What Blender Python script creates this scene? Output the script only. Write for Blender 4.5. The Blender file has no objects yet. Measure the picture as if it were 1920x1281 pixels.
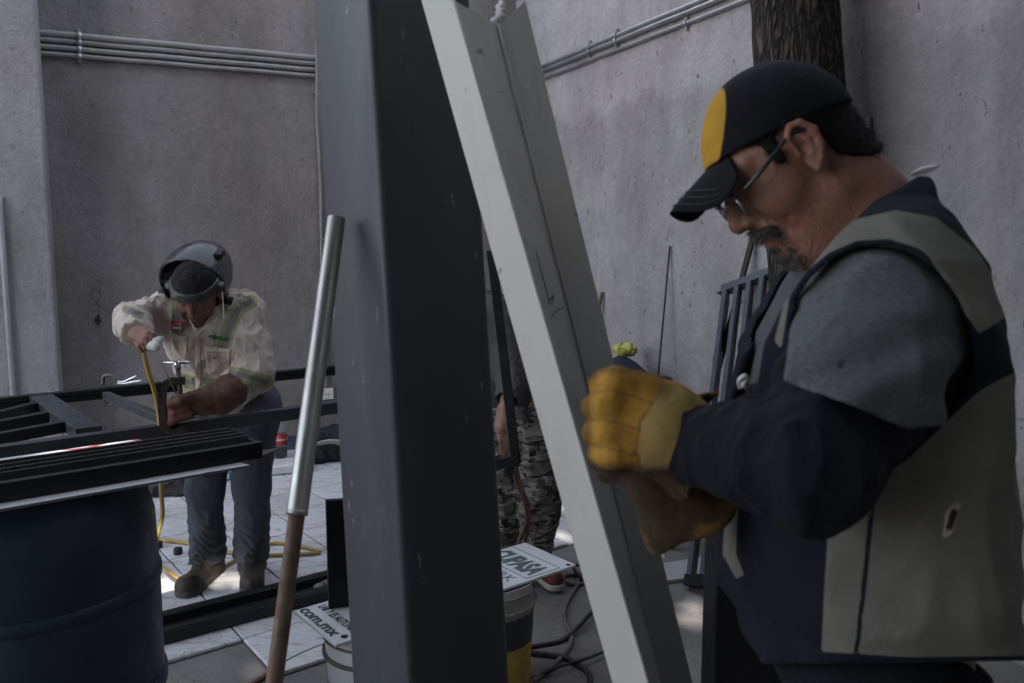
import bpy, bmesh, math, random
import numpy as np
from mathutils import Vector, Matrix
random.seed(7); np.random.seed(7)
scene = bpy.context.scene
COL = scene.collection
R = math.radians
# ------------------------------------------------------------------ camera, world, sun, exposure
F_PX, CX, CY = 1550.0, 960.0, 640.5
PITCH = R(6.9)
CAM = Vector((0, 0, 1.45))
cd = bpy.data.cameras.new('camera'); cam = bpy.data.objects.new('camera', cd); COL.objects.link(cam)
cam.location = CAM; cam.rotation_euler = (math.pi/2 - PITCH, 0, 0)
cd.sensor_width = 36; cd.lens = F_PX/1920*36; cd.clip_end = 500; cd.clip_start = .02
cd.dof.use_dof = True; cd.dof.focus_distance = 3.1; cd.dof.aperture_fstop = 7.0
scene.camera = cam
SUN = Vector((.18, -.75, .64)).normalized()          # towards the sun
w = bpy.data.worlds.new('World'); scene.world = w; w.use_nodes = True
nt = w.node_tree; nt.nodes.clear()
sky = nt.nodes.new('ShaderNodeTexSky'); sky.sky_type = 'NISHITA'; sky.sun_disc = False
sky.sun_elevation = math.asin(SUN.z); sky.sun_rotation = math.atan2(SUN.x, SUN.y)
hs = nt.nodes.new('ShaderNodeHueSaturation'); hs.inputs['Saturation'].default_value = .38
bg = nt.nodes.new('ShaderNodeBackground'); bg.inputs[1].default_value = .15
wo = nt.nodes.new('ShaderNodeOutputWorld')
nt.links.new(sky.outputs[0], hs.inputs['Color']); nt.links.new(hs.outputs[0], bg.inputs[0]); nt.links.new(bg.outputs[0], wo.inputs[0])
sd = bpy.data.lights.new('sun', 'SUN'); sd.energy = 2.0; sd.angle = R(.5); sd.color = (1, .95, .87)
so = bpy.data.objects.new('sun', sd); COL.objects.link(so); so.location = (3, -3, 9)
so.rotation_euler = SUN.to_track_quat('Z', 'Y').to_euler()
scene.view_settings.view_transform = 'Standard'; scene.view_settings.look = 'None'
scene.view_settings.gamma = 1; scene.view_settings.exposure = 2.2
scene.cycles.use_denoising = True
scene.cycles.max_bounces = 8; scene.cycles.diffuse_bounces = 4

# ------------------------------------------------------------------ pixel helpers (a pixel gives a direction only)
AX_R = Vector((1, 0, 0)); AX_F = Vector((0, math.cos(PITCH), -math.sin(PITCH))); AX_U = Vector((0, math.sin(PITCH), math.cos(PITCH)))
def ray(px, py): return AX_F + AX_R*((px-CX)/F_PX) + AX_U*((CY-py)/F_PX)
def P(px, py, d): return CAM + ray(px, py)*d
def onz(px, py, z=0.0):
    r = ray(px, py); return CAM + r*((z-CAM.z)/r.z)
def onplane(px, py, q, n):
    r = ray(px, py); return CAM + r*((q-CAM).dot(n)/r.dot(n))
def proj(A):                                            # numpy (N,3) -> px, py, depth
    v = A - np.array(CAM); d = v@np.array(AX_F)
    return CX+F_PX*(v@np.array(AX_R))/d, CY-F_PX*(v@np.array(AX_U))/d, d

# ------------------------------------------------------------------ objects
def tag(o, label=None, cat=None, group=None, kind=None):
    if label: o['label'] = label
    if cat: o['category'] = cat
    if group: o['group'] = group
    if kind: o['kind'] = kind
    return o
def empty(name, loc, label, cat, group=None):
    o = bpy.data.objects.new(name, None); COL.objects.link(o); o.location = loc; o.empty_display_size = .05
    return tag(o, label, cat, group)
def wpos(o):
    v = Vector(o.location)
    while o.parent: 
        o = o.parent; v = v + Vector(o.location)
    return v
def link(o, parent=None):
    COL.objects.link(o)
    if parent is not None:
        o.parent = parent
        if parent.type == 'EMPTY': o.matrix_parent_inverse = Matrix.Translation(-Vector(parent.location))
    return o
def meshobj(name, verts, faces, mat, parent=None, smooth=False):
    me = bpy.data.meshes.new(name); me.from_pydata([tuple(v) for v in verts], [], [tuple(f) for f in faces]); me.update()
    if smooth: me.polygons.foreach_set('use_smooth', [True]*len(me.polygons))
    if mat: me.materials.append(mat)
    o = bpy.data.objects.new(name, me); return link(o, parent)
class MB:
    def __init__(s): s.v = []; s.f = []; s.sm = []
    def add(s, v, f, sm=False):
        n = len(s.v); s.v += [Vector(x) for x in v]; s.f += [tuple(i+n for i in q) for q in f]; s.sm += [sm]*len(f); return s
    def hull(s, c8):                                    # 8 corners: bottom 4 ccw, top 4 ccw
        return s.add(c8, [(3,2,1,0),(4,5,6,7),(0,1,5,4),(1,2,6,5),(2,3,7,6),(3,0,4,7)])
    def box(s, c, hx, hy, hz, X=(1,0,0), Y=(0,1,0), Z=(0,0,1)):
        c = Vector(c); X = Vector(X)*hx; Y = Vector(Y)*hy; Z = Vector(Z)*hz
        return s.hull([c-X-Y-Z, c+X-Y-Z, c+X+Y-Z, c-X+Y-Z, c-X-Y+Z, c+X-Y+Z, c+X+Y+Z, c-X+Y+Z])
    def bar(s, a, b, wx, wz, up=(0,0,1)):               # bar a->b, width wx sideways, wz along up
        a = Vector(a); b = Vector(b); d = (b-a); L = d.length; d.normalize()
        x = d.cross(Vector(up)).normalized(); z = x.cross(d).normalized()
        return s.box((a+b)/2, L/2, wx/2, wz/2, d, -x, z)
    def tube(s, pts, r, n=10, cap=True, closed=False):
        pts = [Vector(p) for p in pts]; m = len(pts); rs = r if isinstance(r, (list, tuple)) else [r]*m
        ref = None; V = []
        for i, p in enumerate(pts):
            a = pts[i-1] if (i > 0 or closed) else pts[i]; b = pts[(i+1) % m] if (i < m-1 or closed) else pts[i]
            t = (b-a).normalized()
            if ref is None: ref = t.orthogonal().normalized()
            ref = (ref - t*ref.dot(t)).normalized(); y = t.cross(ref)
            V += [p + (ref*math.cos(2*math.pi*k/n) + y*math.sin(2*math.pi*k/n))*rs[i] for k in range(n)]
        Fc = [(i*n+k, i*n+(k+1) % n, (i+1)*n+(k+1) % n, (i+1)*n+k) for i in range(m-1) for k in range(n)]
        if closed: Fc += [((m-1)*n+k, (m-1)*n+(k+1) % n, (k+1) % n, k) for k in range(n)]
        s.add(V, Fc, True)
        if cap and not closed:
            n0 = len(s.v)-len(V); s.f += [tuple(n0+k for k in reversed(range(n))), tuple(n0+(m-1)*n+k for k in range(n))]; s.sm += [False]*2
        return s
    def lathe(s, prof, c=(0,0,0), n=32, axis=(0,0,1)):  # prof: (r, z)
        c = Vector(c); A = Vector(axis).normalized(); x = A.orthogonal().normalized(); y = A.cross(x); V = []
        if abs(A.z) > .99: x, y = Vector((1,0,0)), Vector((0,1,0))
        for r, z in prof: V += [c + A*z + (x*math.cos(2*math.pi*k/n) + y*math.sin(2*math.pi*k/n))*r for k in range(n)]
        Fc = [(i*n+k, i*n+(k+1) % n, (i+1)*n+(k+1) % n, (i+1)*n+k) for i in range(len(prof)-1) for k in range(n)]
        return s.add(V, Fc, True)
    def build(s, name, mat, parent=None, bevel=0, seg=2):
        me = bpy.data.meshes.new(name); me.from_pydata([tuple(v) for v in s.v], [], s.f); me.update()
        me.polygons.foreach_set('use_smooth', s.sm); 
        if mat: me.materials.append(mat)
        o = bpy.data.objects.new(name, me); link(o, parent)
        if bevel:
            m = o.modifiers.new('b', 'BEVEL'); m.width = bevel; m.segments = seg; m.limit_method = 'ANGLE'; m.angle_limit = R(40)
        return o
def smooth_path(pts, sub=6):                            # Catmull-Rom
    pts = [Vector(p) for p in pts]; out = []; q = [pts[0]*2-pts[1]] + pts + [pts[-1]*2-pts[-2]]
    for i in range(1, len(q)-2):
        for k in range(sub):
            t = k/sub; a, b, c, d = q[i-1], q[i], q[i+1], q[i+2]
            out.append(.5*((2*b) + (c-a)*t + (2*a-5*b+4*c-d)*t*t + (3*b-a-3*c+d)*t**3))
    out.append(pts[-1]); return out

# ------------------------------------------------------------------ materials
def newmat(name):
    m = bpy.data.materials.new(name); m.use_nodes = True; nt = m.node_tree; b = nt.nodes['Principled BSDF']; return m, nt, b
def N(nt, t, **kw):
    n = nt.nodes.new('ShaderNode'+t)
    for k, v in kw.items():
        if k in n.inputs: n.inputs[k].default_value = v
        else: setattr(n, k, v)
    return n
def L(nt, a, b): nt.links.new(a, b)
def mapped(nt, scale=(1,1,1), rot=(0,0,0), coord='Position'):
    if coord == 'Position': src = N(nt, 'NewGeometry').outputs['Position']
    else: src = N(nt, 'TexCoord').outputs[coord]
    mp = N(nt, 'Mapping'); mp.inputs['Scale'].default_value = scale; mp.inputs['Rotation'].default_value = rot; L(nt, src, mp.inputs[0]); return mp.outputs[0]
def noise(nt, vec, scale, detail=6, rough=.6, dist=0):
    n = N(nt, 'TexNoise'); n.inputs['Scale'].default_value = scale; n.inputs['Detail'].default_value = detail
    n.inputs['Roughness'].default_value = rough; n.inputs['Distortion'].default_value = dist; L(nt, vec, n.inputs['Vector']); return n.outputs['Fac']
def ramp(nt, fac, stops, interp='LINEAR'):
    r = N(nt, 'ValToRGB'); r.color_ramp.interpolation = interp; e = r.color_ramp.elements
    while len(e) < len(stops): e.new(.5)
    for el, (p, c) in zip(e, stops):
        el.position = p; el.color = tuple(c[:3]) + (1,) if isinstance(c, (tuple, list)) else (c, c, c, 1)
    L(nt, fac, r.inputs[0]); return r.outputs[0]
def mix(nt, fac, a, b, mode='MIX'):
    m = N(nt, 'Mix'); m.data_type = 'RGBA'; m.blend_type = mode
    if hasattr(fac, 'node'): L(nt, fac, m.inputs[0])
    else: m.inputs[0].default_value = fac
    for s, i in ((a, 6), (b, 7)):
        if hasattr(s, 'node'): L(nt, s, m.inputs[i])
        else: m.inputs[i].default_value = tuple(s)[:3] + (1,)
    return m.outputs[2]
def bump(nt, h, strength=.3, dist=.01, prev=None):
    b = N(nt, 'Bump'); b.inputs['Strength'].default_value = strength; b.inputs['Distance'].default_value = dist; L(nt, h, b.inputs['Height'])
    if prev is not None: L(nt, prev, b.inputs['Normal'])
    return b.outputs[0]
def simple(name, c, rough=.6, metal=0, var=.25, vscale=8, bscale=0, bstr=.2, bdist=.002, wear=None, wscale=20, wthr=.62, stretch=(1,1,1), spec=None, rvar=.15, coat=0):
    m, nt, b = newmat(name); v = mapped(nt, stretch)
    dark = tuple(x*(1-var) for x in c); lite = tuple(min(1, x*(1+var)) for x in c)
    n1 = noise(nt, v, vscale, 8, .65); col = ramp(nt, n1, [(.3, dark), (.7, lite)])
    if wear is not None:
        n2 = noise(nt, v, wscale, 10, .7, .4); f = ramp(nt, n2, [(wthr, 0.0), (min(1, wthr+.08), 1.0)]); col = mix(nt, f, col, wear)
    L(nt, col, b.inputs['Base Color'])
    L(nt, ramp(nt, noise(nt, v, vscale*2.3, 6), [(.3, max(0., rough-rvar)), (.7, min(1., rough+rvar))]), b.inputs['Roughness'])
    b.inputs['Metallic'].default_value = metal
    if spec is not None: b.inputs['Specular IOR Level'].default_value = spec
    if coat: b.inputs['Coat Weight'].default_value = coat
    if bscale: L(nt, bump(nt, noise(nt, v, bscale, 8, .6), bstr, bdist), b.inputs['Normal'])
    return m
def stucco(name, c, pink, speck=.5, patch=False):
    m, nt, b = newmat(name); v = mapped(nt)
    big = noise(nt, v, .9, 5, .6); mid = noise(nt, v, 4.5, 8, .65)
    col = mix(nt, ramp(nt, big, [(.4, 0.0), (.62, 1.0)]), c, pink)
    col = mix(nt, 1.0, col, ramp(nt, mid, [(.3, .86), (.7, 1.08)]), 'MULTIPLY')
    if patch:
        sx = N(nt, 'SeparateXYZ'); L(nt, v, sx.inputs[0])
        a = N(nt, 'Math', operation='MULTIPLY_ADD'); L(nt, noise(nt, v, 2.2, 8, .7), a.inputs[0]); a.inputs[1].default_value = .75; L(nt, sx.outputs[2], a.inputs[2])
        col = mix(nt, 1.0, col, ramp(nt, mapr(nt, a.outputs[0], 2.56, 2.64), [(0., .85), (1., 1.05)]), 'MULTIPLY')
    col = mix(nt, 1.0, col, ramp(nt, noise(nt, mapped(nt, (1.6, 1.6, .55)), 1.5, 7, .6, .4), [(.34, .80), (.62, 1.08)]), 'MULTIPLY')
    col = mix(nt, 1.0, col, ramp(nt, noise(nt, v, 26, 6, .7, .8), [(.3, .86), (.7, 1.10)]), 'MULTIPLY')
    sp = noise(nt, mapped(nt, (1, 1, .55)), 34, 4, .6, .6)
    gate = noise(nt, v, 6, 4); 
    th = N(nt, 'Math', operation='MULTIPLY'); L(nt, ramp(nt, sp, [(.63, 0.0), (.68, 1.0)]), th.inputs[0]); L(nt, ramp(nt, gate, [(.42, 0.0), (.6, 1.0)]), th.inputs[1])
    ms = N(nt, 'Math', operation='MULTIPLY'); L(nt, th.outputs[0], ms.inputs[0]); ms.inputs[1].default_value = speck
    col = mix(nt, ms.outputs[0], col, (.09, .08, .08))
    L(nt, col, b.inputs['Base Color']); b.inputs['Roughness'].default_value = .95; b.inputs['Specular IOR Level'].default_value = .15
    h1 = noise(nt, v, 60, 6, .6, .5); h2 = noise(nt, mapped(nt, (1,1,.8)), 30, 6, .65, .25)
    nb = bump(nt, h2, .6, .017); nb = bump(nt, h1, .6, .008, nb); nb = bump(nt, th.outputs[0], .6, -.006, nb)
    L(nt, nb, b.inputs['Normal']); return m
def mapr(nt, x, lo, hi):
    m = N(nt, 'MapRange'); m.inputs[1].default_value = lo; m.inputs[2].default_value = hi; L(nt, x, m.inputs[0]); return m.outputs[0]
M = {}
M['wall_l'] = stucco('stucco_grey', (.245, .232, .235), (.255, .225, .221), .6)
M['wall_r'] = stucco('stucco_pale', (.435, .412, .428), (.43, .385, .392), .9, True)
M['pil'] = stucco('stucco_pilaster', (.33, .315, .328), (.33, .305, .31), .3)
M['conduit'] = simple('conduit_galvanised', (.42, .42, .43), .42, .75, .2, 12, 60, .1, .001)
M['conduit_p'] = simple('conduit_painted', (.26, .247, .25), .6, 0, .15, 9, 60, .15, .001)
M['white'] = simple('white_plastic', (.72, .71, .70), .4, 0, .08, 12)
M['black'] = simple('black_paint_steel', (.013, .013, .015), .42, 0, .3, 10, 90, .08, .001, wear=(.06, .06, .065), wscale=9, wthr=.68, spec=.35)
M['blacks'] = simple('black_satin_steel', (.008, .008, .0095), .38, 0, .3, 10, 120, .05, .001, spec=.3)
M['darksteel'] = simple('dark_primer_steel', (.048, .052, .06), .42, .1, .3, 9, 70, .1, .001, wear=(.16, .165, .175), wscale=14, wthr=.63, stretch=(1, 1, 2.5))
M['louver'] = simple('louver_paint', (.075, .085, .105), .42, .1, .2, 9, 70, .08, .001)
M['chrome'] = simple('bright_steel', (.62, .62, .62), .22, 1, .1, 20)
M['rust'] = simple('rusty_clamp', (.055, .034, .026), .75, .3, .45, 40, 120, .4, .002, wear=(.035, .03, .028), wscale=30, wthr=.55)
M['clampgrey'] = simple('grey_clamp_iron', (.12, .115, .105), .5, .6, .3, 30, 90, .2, .001)
M['yellowhose'] = simple('yellow_hose', (.42, .28, .07), .5, 0, .25, 14, 40, .1, .001, wear=(.16, .11, .05), wscale=18, wthr=.62)
M['greycable'] = simple('grey_cable', (.14, .125, .12), .6, 0, .35, 14)
M['blackcable'] = simple('black_cable', (.022, .02, .02), .55, 0, .35, 14, wear=(.10, .085, .075), wscale=10, wthr=.55)
M['redcable'] = simple('brown_cable', (.10, .05, .035), .5, 0, .3, 14)
M['rubber'] = simple('black_rubber', (.012, .012, .012), .7, 0, .3, 20)
M['wood'] = simple('wood_batten', (.24, .13, .07), .7, 0, .3, 10, 40, .3, .002, stretch=(8, 8, 1))
M['foam'] = simple('foam_block', (.66, .66, .68), .85, 0, .12, 8, 50, .3, .004)
M['cement'] = simple('cement_bag_paper', (.48, .45, .41), .85, 0, .15, 9, 25, .5, .01)
M['red'] = simple('red_print', (.42, .03, .03), .6, 0, .15, 20)
M['navyboard'] = simple('blue_board', (.06, .08, .13), .6, 0, .2, 8)
# ================================================================== setting
WD = Vector((math.sin(R(65)), math.cos(R(65)), 0)); WN = Vector((WD.y, -WD.x, 0))   # left wall: direction, normal into the yard
W0 = onz(540, 845)
_r = ray(967, 700); _r.z = 0
_k = W0.xy.copy(); _den = _r.x*WD.y - _r.y*WD.x
CORNER = Vector((0, 0, 0)) + Vector((_r.x, _r.y, 0))*((_k.x*WD.y - _k.y*WD.x)/_den)
RD = WN.copy(); RN = -WD.copy()                        # right wall runs from the corner along RD, faces -WD
WALL_H = 3.7
# ---- concrete ground
def ground_mat():
    m, nt, b = newmat('dusty_concrete'); v = mapped(nt)
    col = ramp(nt, noise(nt, v, 1.6, 10, .65), [(.3, (.13, .12, .115)), (.55, (.22, .205, .195)), (.75, (.31, .295, .285))])
    col = mix(nt, ramp(nt, noise(nt, v, 14, 8, .7), [(.56, 0.0), (.72, .6)]), col, (.09, .08, .075))
    col = mix(nt, ramp(nt, noise(nt, v, 120, 3, .7), [(.62, 0.0), (.7, .7)]), col, (.34, .32, .31))
    L(nt, col, b.inputs['Base Color']); b.inputs['Roughness'].default_value = .92
    nb = bump(nt, noise(nt, v, 9, 8, .65), .5, .02); nb = bump(nt, noise(nt, v, 90, 6, .7), .5, .004, nb); L(nt, nb, b.inputs['Normal']); return m
g = 260.0
ground = tag(meshobj('ground', [(-g,-g,0),(g,-g,0),(g,g,0),(-g,g,0)], [(0,1,2,3)], ground_mat()), 'dusty grey concrete ground of the yard', 'ground', kind='structure')
# ---- tiles, one object each, on a thin mortar bed
def tile_mat():
    m, nt, b = newmat('scuffed_white_tile'); v = mapped(nt); a = math.atan2(.60, .80)
    oi = N(nt, 'ObjectInfo')
    base = ramp(nt, oi.outputs['Random'], [(0., (.60, .60, .63)), (1., (.70, .70, .73))])
    st = mapped(nt, (3.2, 13, 1), (0, 0, -a))
    s1 = noise(nt, st, 2.4, 10, .68, .8); s2 = noise(nt, v, 1.5, 8, .62); s3 = noise(nt, st, 7.5, 8, .7, .5)
    col = mix(nt, ramp(nt, s1, [(.50, 0.0), (.70, .8)]), base, (.25, .235, .225))
    col = mix(nt, ramp(nt, s2, [(.50, 0.0), (.66, .6)]), col, (.30, .285, .275))
    col = mix(nt, ramp(nt, s3, [(.61, 0.0), (.69, .85)]), col, (.09, .085, .085))
    col = mix(nt, ramp(nt, noise(nt, v, 40, 6, .7), [(.6, 0.0), (.75, .5)]), col, (.55, .54, .54))
    L(nt, col, b.inputs['Base Color'])
    L(nt, ramp(nt, s2, [(.35, .38), (.6, .75)]), b.inputs['Roughness'])
    nb = bump(nt, s1, .15, .003); nb = bump(nt, noise(nt, v, 70, 5), .12, .002, nb); L(nt, nb, b.inputs['Normal']); return m
TA = R(37.5); T1 = Vector((math.cos(TA), math.sin(TA), 0)); T2 = Vector((-T1.y, T1.x, 0))
TS = .315; tm = tile_mat()
bed_mat = simple('tile_mortar', (.10, .095, .09), .95, 0, .3, 9, 60, .4, .003)
e1 = onz(415, 1264); e2 = onz(1090, 1050); ED = (e2-e1).normalized(); EN = Vector((-ED.y, ED.x, 0))
# the paved area: behind the ragged edge e1-e2, inside both walls
def paved(c): return (c-e1).dot(EN) > 0.03 + .10*math.sin(c.x*3.1) and (c-W0).dot(WN) > .20 and (c-CORNER).dot(RN) > .22
me = bpy.data.meshes.new('floor_tile'); bm = bmesh.new(); bmesh.ops.create_cube(bm, size=1)
for vv in bm.verts: vv.co = Vector((vv.co.x*(TS-.007), vv.co.y*(TS-.007), vv.co.z*.012))
bmesh.ops.bevel(bm, geom=[e for e in bm.edges if all(x.co.z > 0 for x in e.verts)], offset=.0025, segments=1, affect='EDGES')
bm.to_mesh(me); bm.free(); me.materials.append(tm)
t0 = onz(447, 1027)                                     # a joint crossing seen in the photograph
cells = []
for i in range(-24, 25):
    for j in range(-24, 25):
        c = t0 + T1*((i+.5)*TS) + T2*((j+.5)*TS)
        px, py, dd = (float(q[0]) for q in proj(np.array([c])))
        if c.y > 1.5 and -250 < px < 1250 and paved(c): cells.append((i, j, c))
bedv = []; bedf = []
for i, j, c in cells:
    n = len(bedv); h = TS/2+.001
    bedv += [c-T1*h-T2*h+Vector((0,0,.004)), c+T1*h-T2*h+Vector((0,0,.004)), c+T1*h+T2*h+Vector((0,0,.004)), c-T1*h+T2*h+Vector((0,0,.004))]; bedf.append((n,n+1,n+2,n+3))
# a single sheet of mortar: shared corners merged
bm = bmesh.new(); vs = [bm.verts.new(v) for v in bedv]
for f in bedf: bm.faces.new([vs[k] for k in f])
bmesh.ops.remove_doubles(bm, verts=bm.verts, dist=.004)
mb = bpy.data.meshes.new('tile_floor'); bm.to_mesh(mb); bm.free(); mb.materials.append(bed_mat)
tile_floor = bpy.data.objects.new('tile_floor', mb); link(tile_floor); tag(tile_floor, 'scuffed white floor tiles of the yard', 'floor', kind='structure')
rng = random.Random(3)
for i, j, c in cells:
    o = bpy.data.objects.new('floor_tile', me); COL.objects.link(o); o.parent = tile_floor
    o.location = c + Vector((0, 0, .0095+rng.uniform(-.0006, .0008))); o.rotation_euler = (rng.uniform(-.003,.003), rng.uniform(-.003,.003), TA+rng.uniform(-.004,.004))
TZ = .016
# ---- walls
def wallbox(name, a, d, length, n_out, thick, h, mat, label):
    # a: base start on the visible face, d direction, n_out pointing to the yard
    b = a + d*length; back = -n_out*thick
    nseg = 1; m = MB(); lo = Vector((0,0,-.02)); hi = Vector((0,0,h))
    m.hull([a+lo, b+lo, b+back+lo, a+back+lo, a+hi, b+hi, b+back+hi, a+back+hi])
    o = m.build(name, mat); return tag(o, label, 'wall')
wallbox('wall', CORNER - WD*7.5, WD, 7.5, WN, .2, WALL_H, M['wall_l'], 'tall grey stucco wall behind the welder')
wallbox('wall', CORNER - RD*.2, RD, 9.5, RN, .2, WALL_H-.004, M['wall_r'], 'pale pinkish grey stucco wall behind the man in the cap')
# ---- pilaster on the left wall
pe = onplane(88, 365, W0 + WN*.28, WN)                   # its right-hand edge
pe.z = 0
m = MB(); q = pe - WD*1.6; hi = Vector((0,0,WALL_H+.02)); lo = Vector((0,0,-.02))
m.hull([q+lo, pe+lo, pe-WN*.27+lo, q-WN*.27+lo, q+hi, pe+hi, pe-WN*.27+hi, q-WN*.27+hi])
tag(m.build('pilaster', M['pil'], bevel=.012), 'broad pale stucco pilaster at the left edge of the yard', 'pilaster')
pw = onplane(12, 560, W0 + WN*.295, WN)
m = MB(); a = Vector((pw.x, pw.y, 0)); m.tube([a, a+Vector((0,0,1.66)), a+Vector((0,0,1.7))-WN*.01], .016, 10)  # tube added for the pale edge of a step in the wall
tag(m.build('pale_strip', simple('step_edge_pale', (.36, .345, .36), .7, 0, .1, 9)), 'thin pale vertical strip added for the edge of a wall step on the left pilaster', 'pipe')
# ---- conduits on the left wall
def conduit(pxa, pya, pxb, pyb, r, q, n, mat, label, group, clips=(), ext=(0, 0)):
    a = onplane(pxa, pya, q+n*(r+.004), n); b = onplane(pxb, pyb, q+n*(r+.004), n)
    zc = (a.z+b.z)/2; d = (b-a); d.z = 0; Ld = d.length; d.normalize(); a = a-d*ext[0]; a.z = zc; b = a + d*(Ld+ext[0]+ext[1])
    root = empty('conduit', (a+b)/2, label, 'conduit', group)
    k = 24; pts = [a.lerp(b, t/k) + Vector((0,0,.0012*math.sin(t*1.7))) for t in range(k+1)]
    MB().tube(pts, r*.85, 12).build('pipe', mat, root)
    for c in clips:
        p = onplane(c, (pya+pyb)/2, q+n*(r+.004), n); t = max(0, min(1, (p-a).dot(d)/(Ld+ext[0]+ext[1]))); p = a.lerp(b, t)
        mm = MB(); mm.tube([p-d*.012, p+d*.012], r+.004, 12); mm.box(p-n*(r*.4), .010, r*.5, r+.022, d, n, Vector((0,0,1))); mm.build('clip', M['conduit'], root)
    return root
ys = [(61, 108), (73, 119), (86, 131), (99, 142)]
nm = ['topmost', 'second', 'third', 'lowest']
for k, (y0, y1) in enumerate(ys):
    conduit(65, y0, 590, y1, (.022, .018, .018, .016)[k], W0, WN, M['conduit_p'], nm[k]+' of the four conduits running along the wall above the welder', 'conduits on the left wall', (150,), (.5, 1.35))
for k, (xa, ya, xb, yb) in enumerate([(1015, 122, 1330, 0), (1015, 131, 1358, 0), (1020, 147, 1398, 0)]):
    conduit(xa, ya, xb, yb, (.017, .017, .013)[k], CORNER, RN, M['conduit'], ('upper', 'middle', 'lower')[k]+' of the three shiny conduits rising along the right wall', 'conduits on the right wall', ((1105, 1155), (1105, 1155), (1285,))[k], (.12, 2.2))
# ---- vertical conduit with outlet box
a = onplane(583, 40, W0+WN*.016, WN); b = onplane(612, 728, W0+WN*.016, WN); x = (a+b)/2
root = empty('electrical_drop', Vector((b.x, b.y, b.z)), 'thin vertical conduit dropping to a white outlet box on the wall', 'conduit')
top = Vector((x.x, x.y, WALL_H-.02)); bot = Vector((b.x, b.y, b.z))
k = 14; MB().tube([bot.lerp(top, t/k) + WD*.006*math.sin(t*1.3) + (WN*.046 if 2.4 < bot.lerp(top,t/k).z < 3.3 else Vector()) for t in range(k+1)], .0105, 10).build('pipe', M['conduit_p'], root)
ob = MB(); ob.box(bot-Vector((0,0,.04)), .045, .022, .038, WD, WN); ob = ob.build('outlet_box', M['white'], root, .004)
m = MB()
for s_ in (-1, 1): m.box(bot-Vector((0,0,.04-.0))+WD*.009*s_+WN*.0225, .0025, .001, .007, WD, WN)
m.build('socket_slot', M['rubber'], ob)
p = bot.lerp(top, .32); m = MB(); m.box(p-WN*.004, .02, .012, .008, WD, WN); m.build('clip', M['conduit'], root)
p = bot.lerp(top, .62); m = MB(); m.box(p-WN*.004, .02, .012, .008, WD, WN); m.build('clip', M['conduit'], root)
# ---- scrawl on the wall (flat marker drawing)
def wallpt(px, py, off=.003): return onplane(px, py, W0+WN*off, WN)
ink = simple('black_marker', (.02, .018, .02), .8); inkp = simple('faded_marker', (.13, .10, .11), .9)
root = empty('wall_scrawl', wallpt(182, 590), 'black marker scrawl of a balloon and a cross on the left wall', 'scrawl')
bal = [(182, 568), (174, 556), (172, 545), (178, 540), (186, 546), (188, 556), (182, 568), (188, 575), (185, 586), (182, 594)]
MB().tube(smooth_path([wallpt(*q) for q in bal], 4), .0016, 6).build('balloon_outline', inkp, root)
m = MB(); m.tube([wallpt(178, 598), wallpt(190, 602)], .006, 6); m.tube([wallpt(186, 592), wallpt(184, 610)], .005, 6); m.tube([wallpt(188, 596), wallpt(178, 604)], .004, 6); m.build('cross_mark', ink, root)

# ---- tree: trunk in the yard near the right wall, its unseen crown shaped to block sun and sky
def bark_mat():
    m, nt, b = newmat('tree_bark'); v = mapped(nt, (1, 1, .22))
    vo = N(nt, 'TexVoronoi', feature='DISTANCE_TO_EDGE'); vo.inputs['Scale'].default_value = 34
    wn = N(nt, 'TexNoise'); wn.inputs['Scale'].default_value = 7; wn.inputs['Detail'].default_value = 5; L(nt, v, wn.inputs['Vector'])
    ad = N(nt, 'VectorMath', operation='MULTIPLY_ADD'); L(nt, wn.outputs['Color'], ad.inputs[0]); ad.inputs[1].default_value = (.20, .20, .20); L(nt, v, ad.inputs[2]); L(nt, ad.outputs[0], vo.inputs['Vector'])
    r = ramp(nt, vo.outputs['Distance'], [(.02, 0.0), (.3, 1.0)])
    col = mix(nt, r, (.022, .017, .014), (.115, .092, .078)); col = mix(nt, 1.0, col, ramp(nt, noise(nt, v, 18, 8, .7), [(.3, .55), (.7, 1.2)]), 'MULTIPLY')
    L(nt, col, b.inputs['Base Color']); b.inputs['Roughness'].default_value = .95
    nb = bump(nt, r, 1.0, .025); nb = bump(nt, noise(nt, v, 60, 6, .7), .6, .006, nb); L(nt, nb, b.inputs['Normal']); return m
TD = 3.25
tp = [(1560, 900), (1535, 640), (1512, 330), (1489, 60), (1478, -150), (1462, -500), (1440, -900)]
tree = empty('tree', onz(1560, 1000), 'thick dark rough barked tree trunk behind the capped man', 'tree')
pts = [P(px, py, TD) for px, py in tp]; pts[0].z = -.05; pts = smooth_path(pts, 8)
V = []; Fc = []; n = 72
for i, p in enumerate(pts):
    r0 = .178 - .0006*i + .09*max(0, 1-p.z/.45)**2
    for k in range(n):
        an = 2*math.pi*k/n; rr = r0*(1+.03*math.sin(3*an+i*.09)+.02*math.sin(5*an-i*.13)+.022*math.sin(17*an+math.sin(i*.5)*2)+.016*math.sin(29*an+i*.35))
        V.append(p+Vector((math.cos(an)*rr, math.sin(an)*rr, 0)))
for i in range(len(pts)-1):
    for k in range(n): Fc.append((i*n+k, i*n+(k+1)%n, (i+1)*n+(k+1)%n, (i+1)*n+k))
bark = bark_mat(); meshobj('trunk', V, Fc, bark, tree, True)
top = pts[-1]
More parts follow.
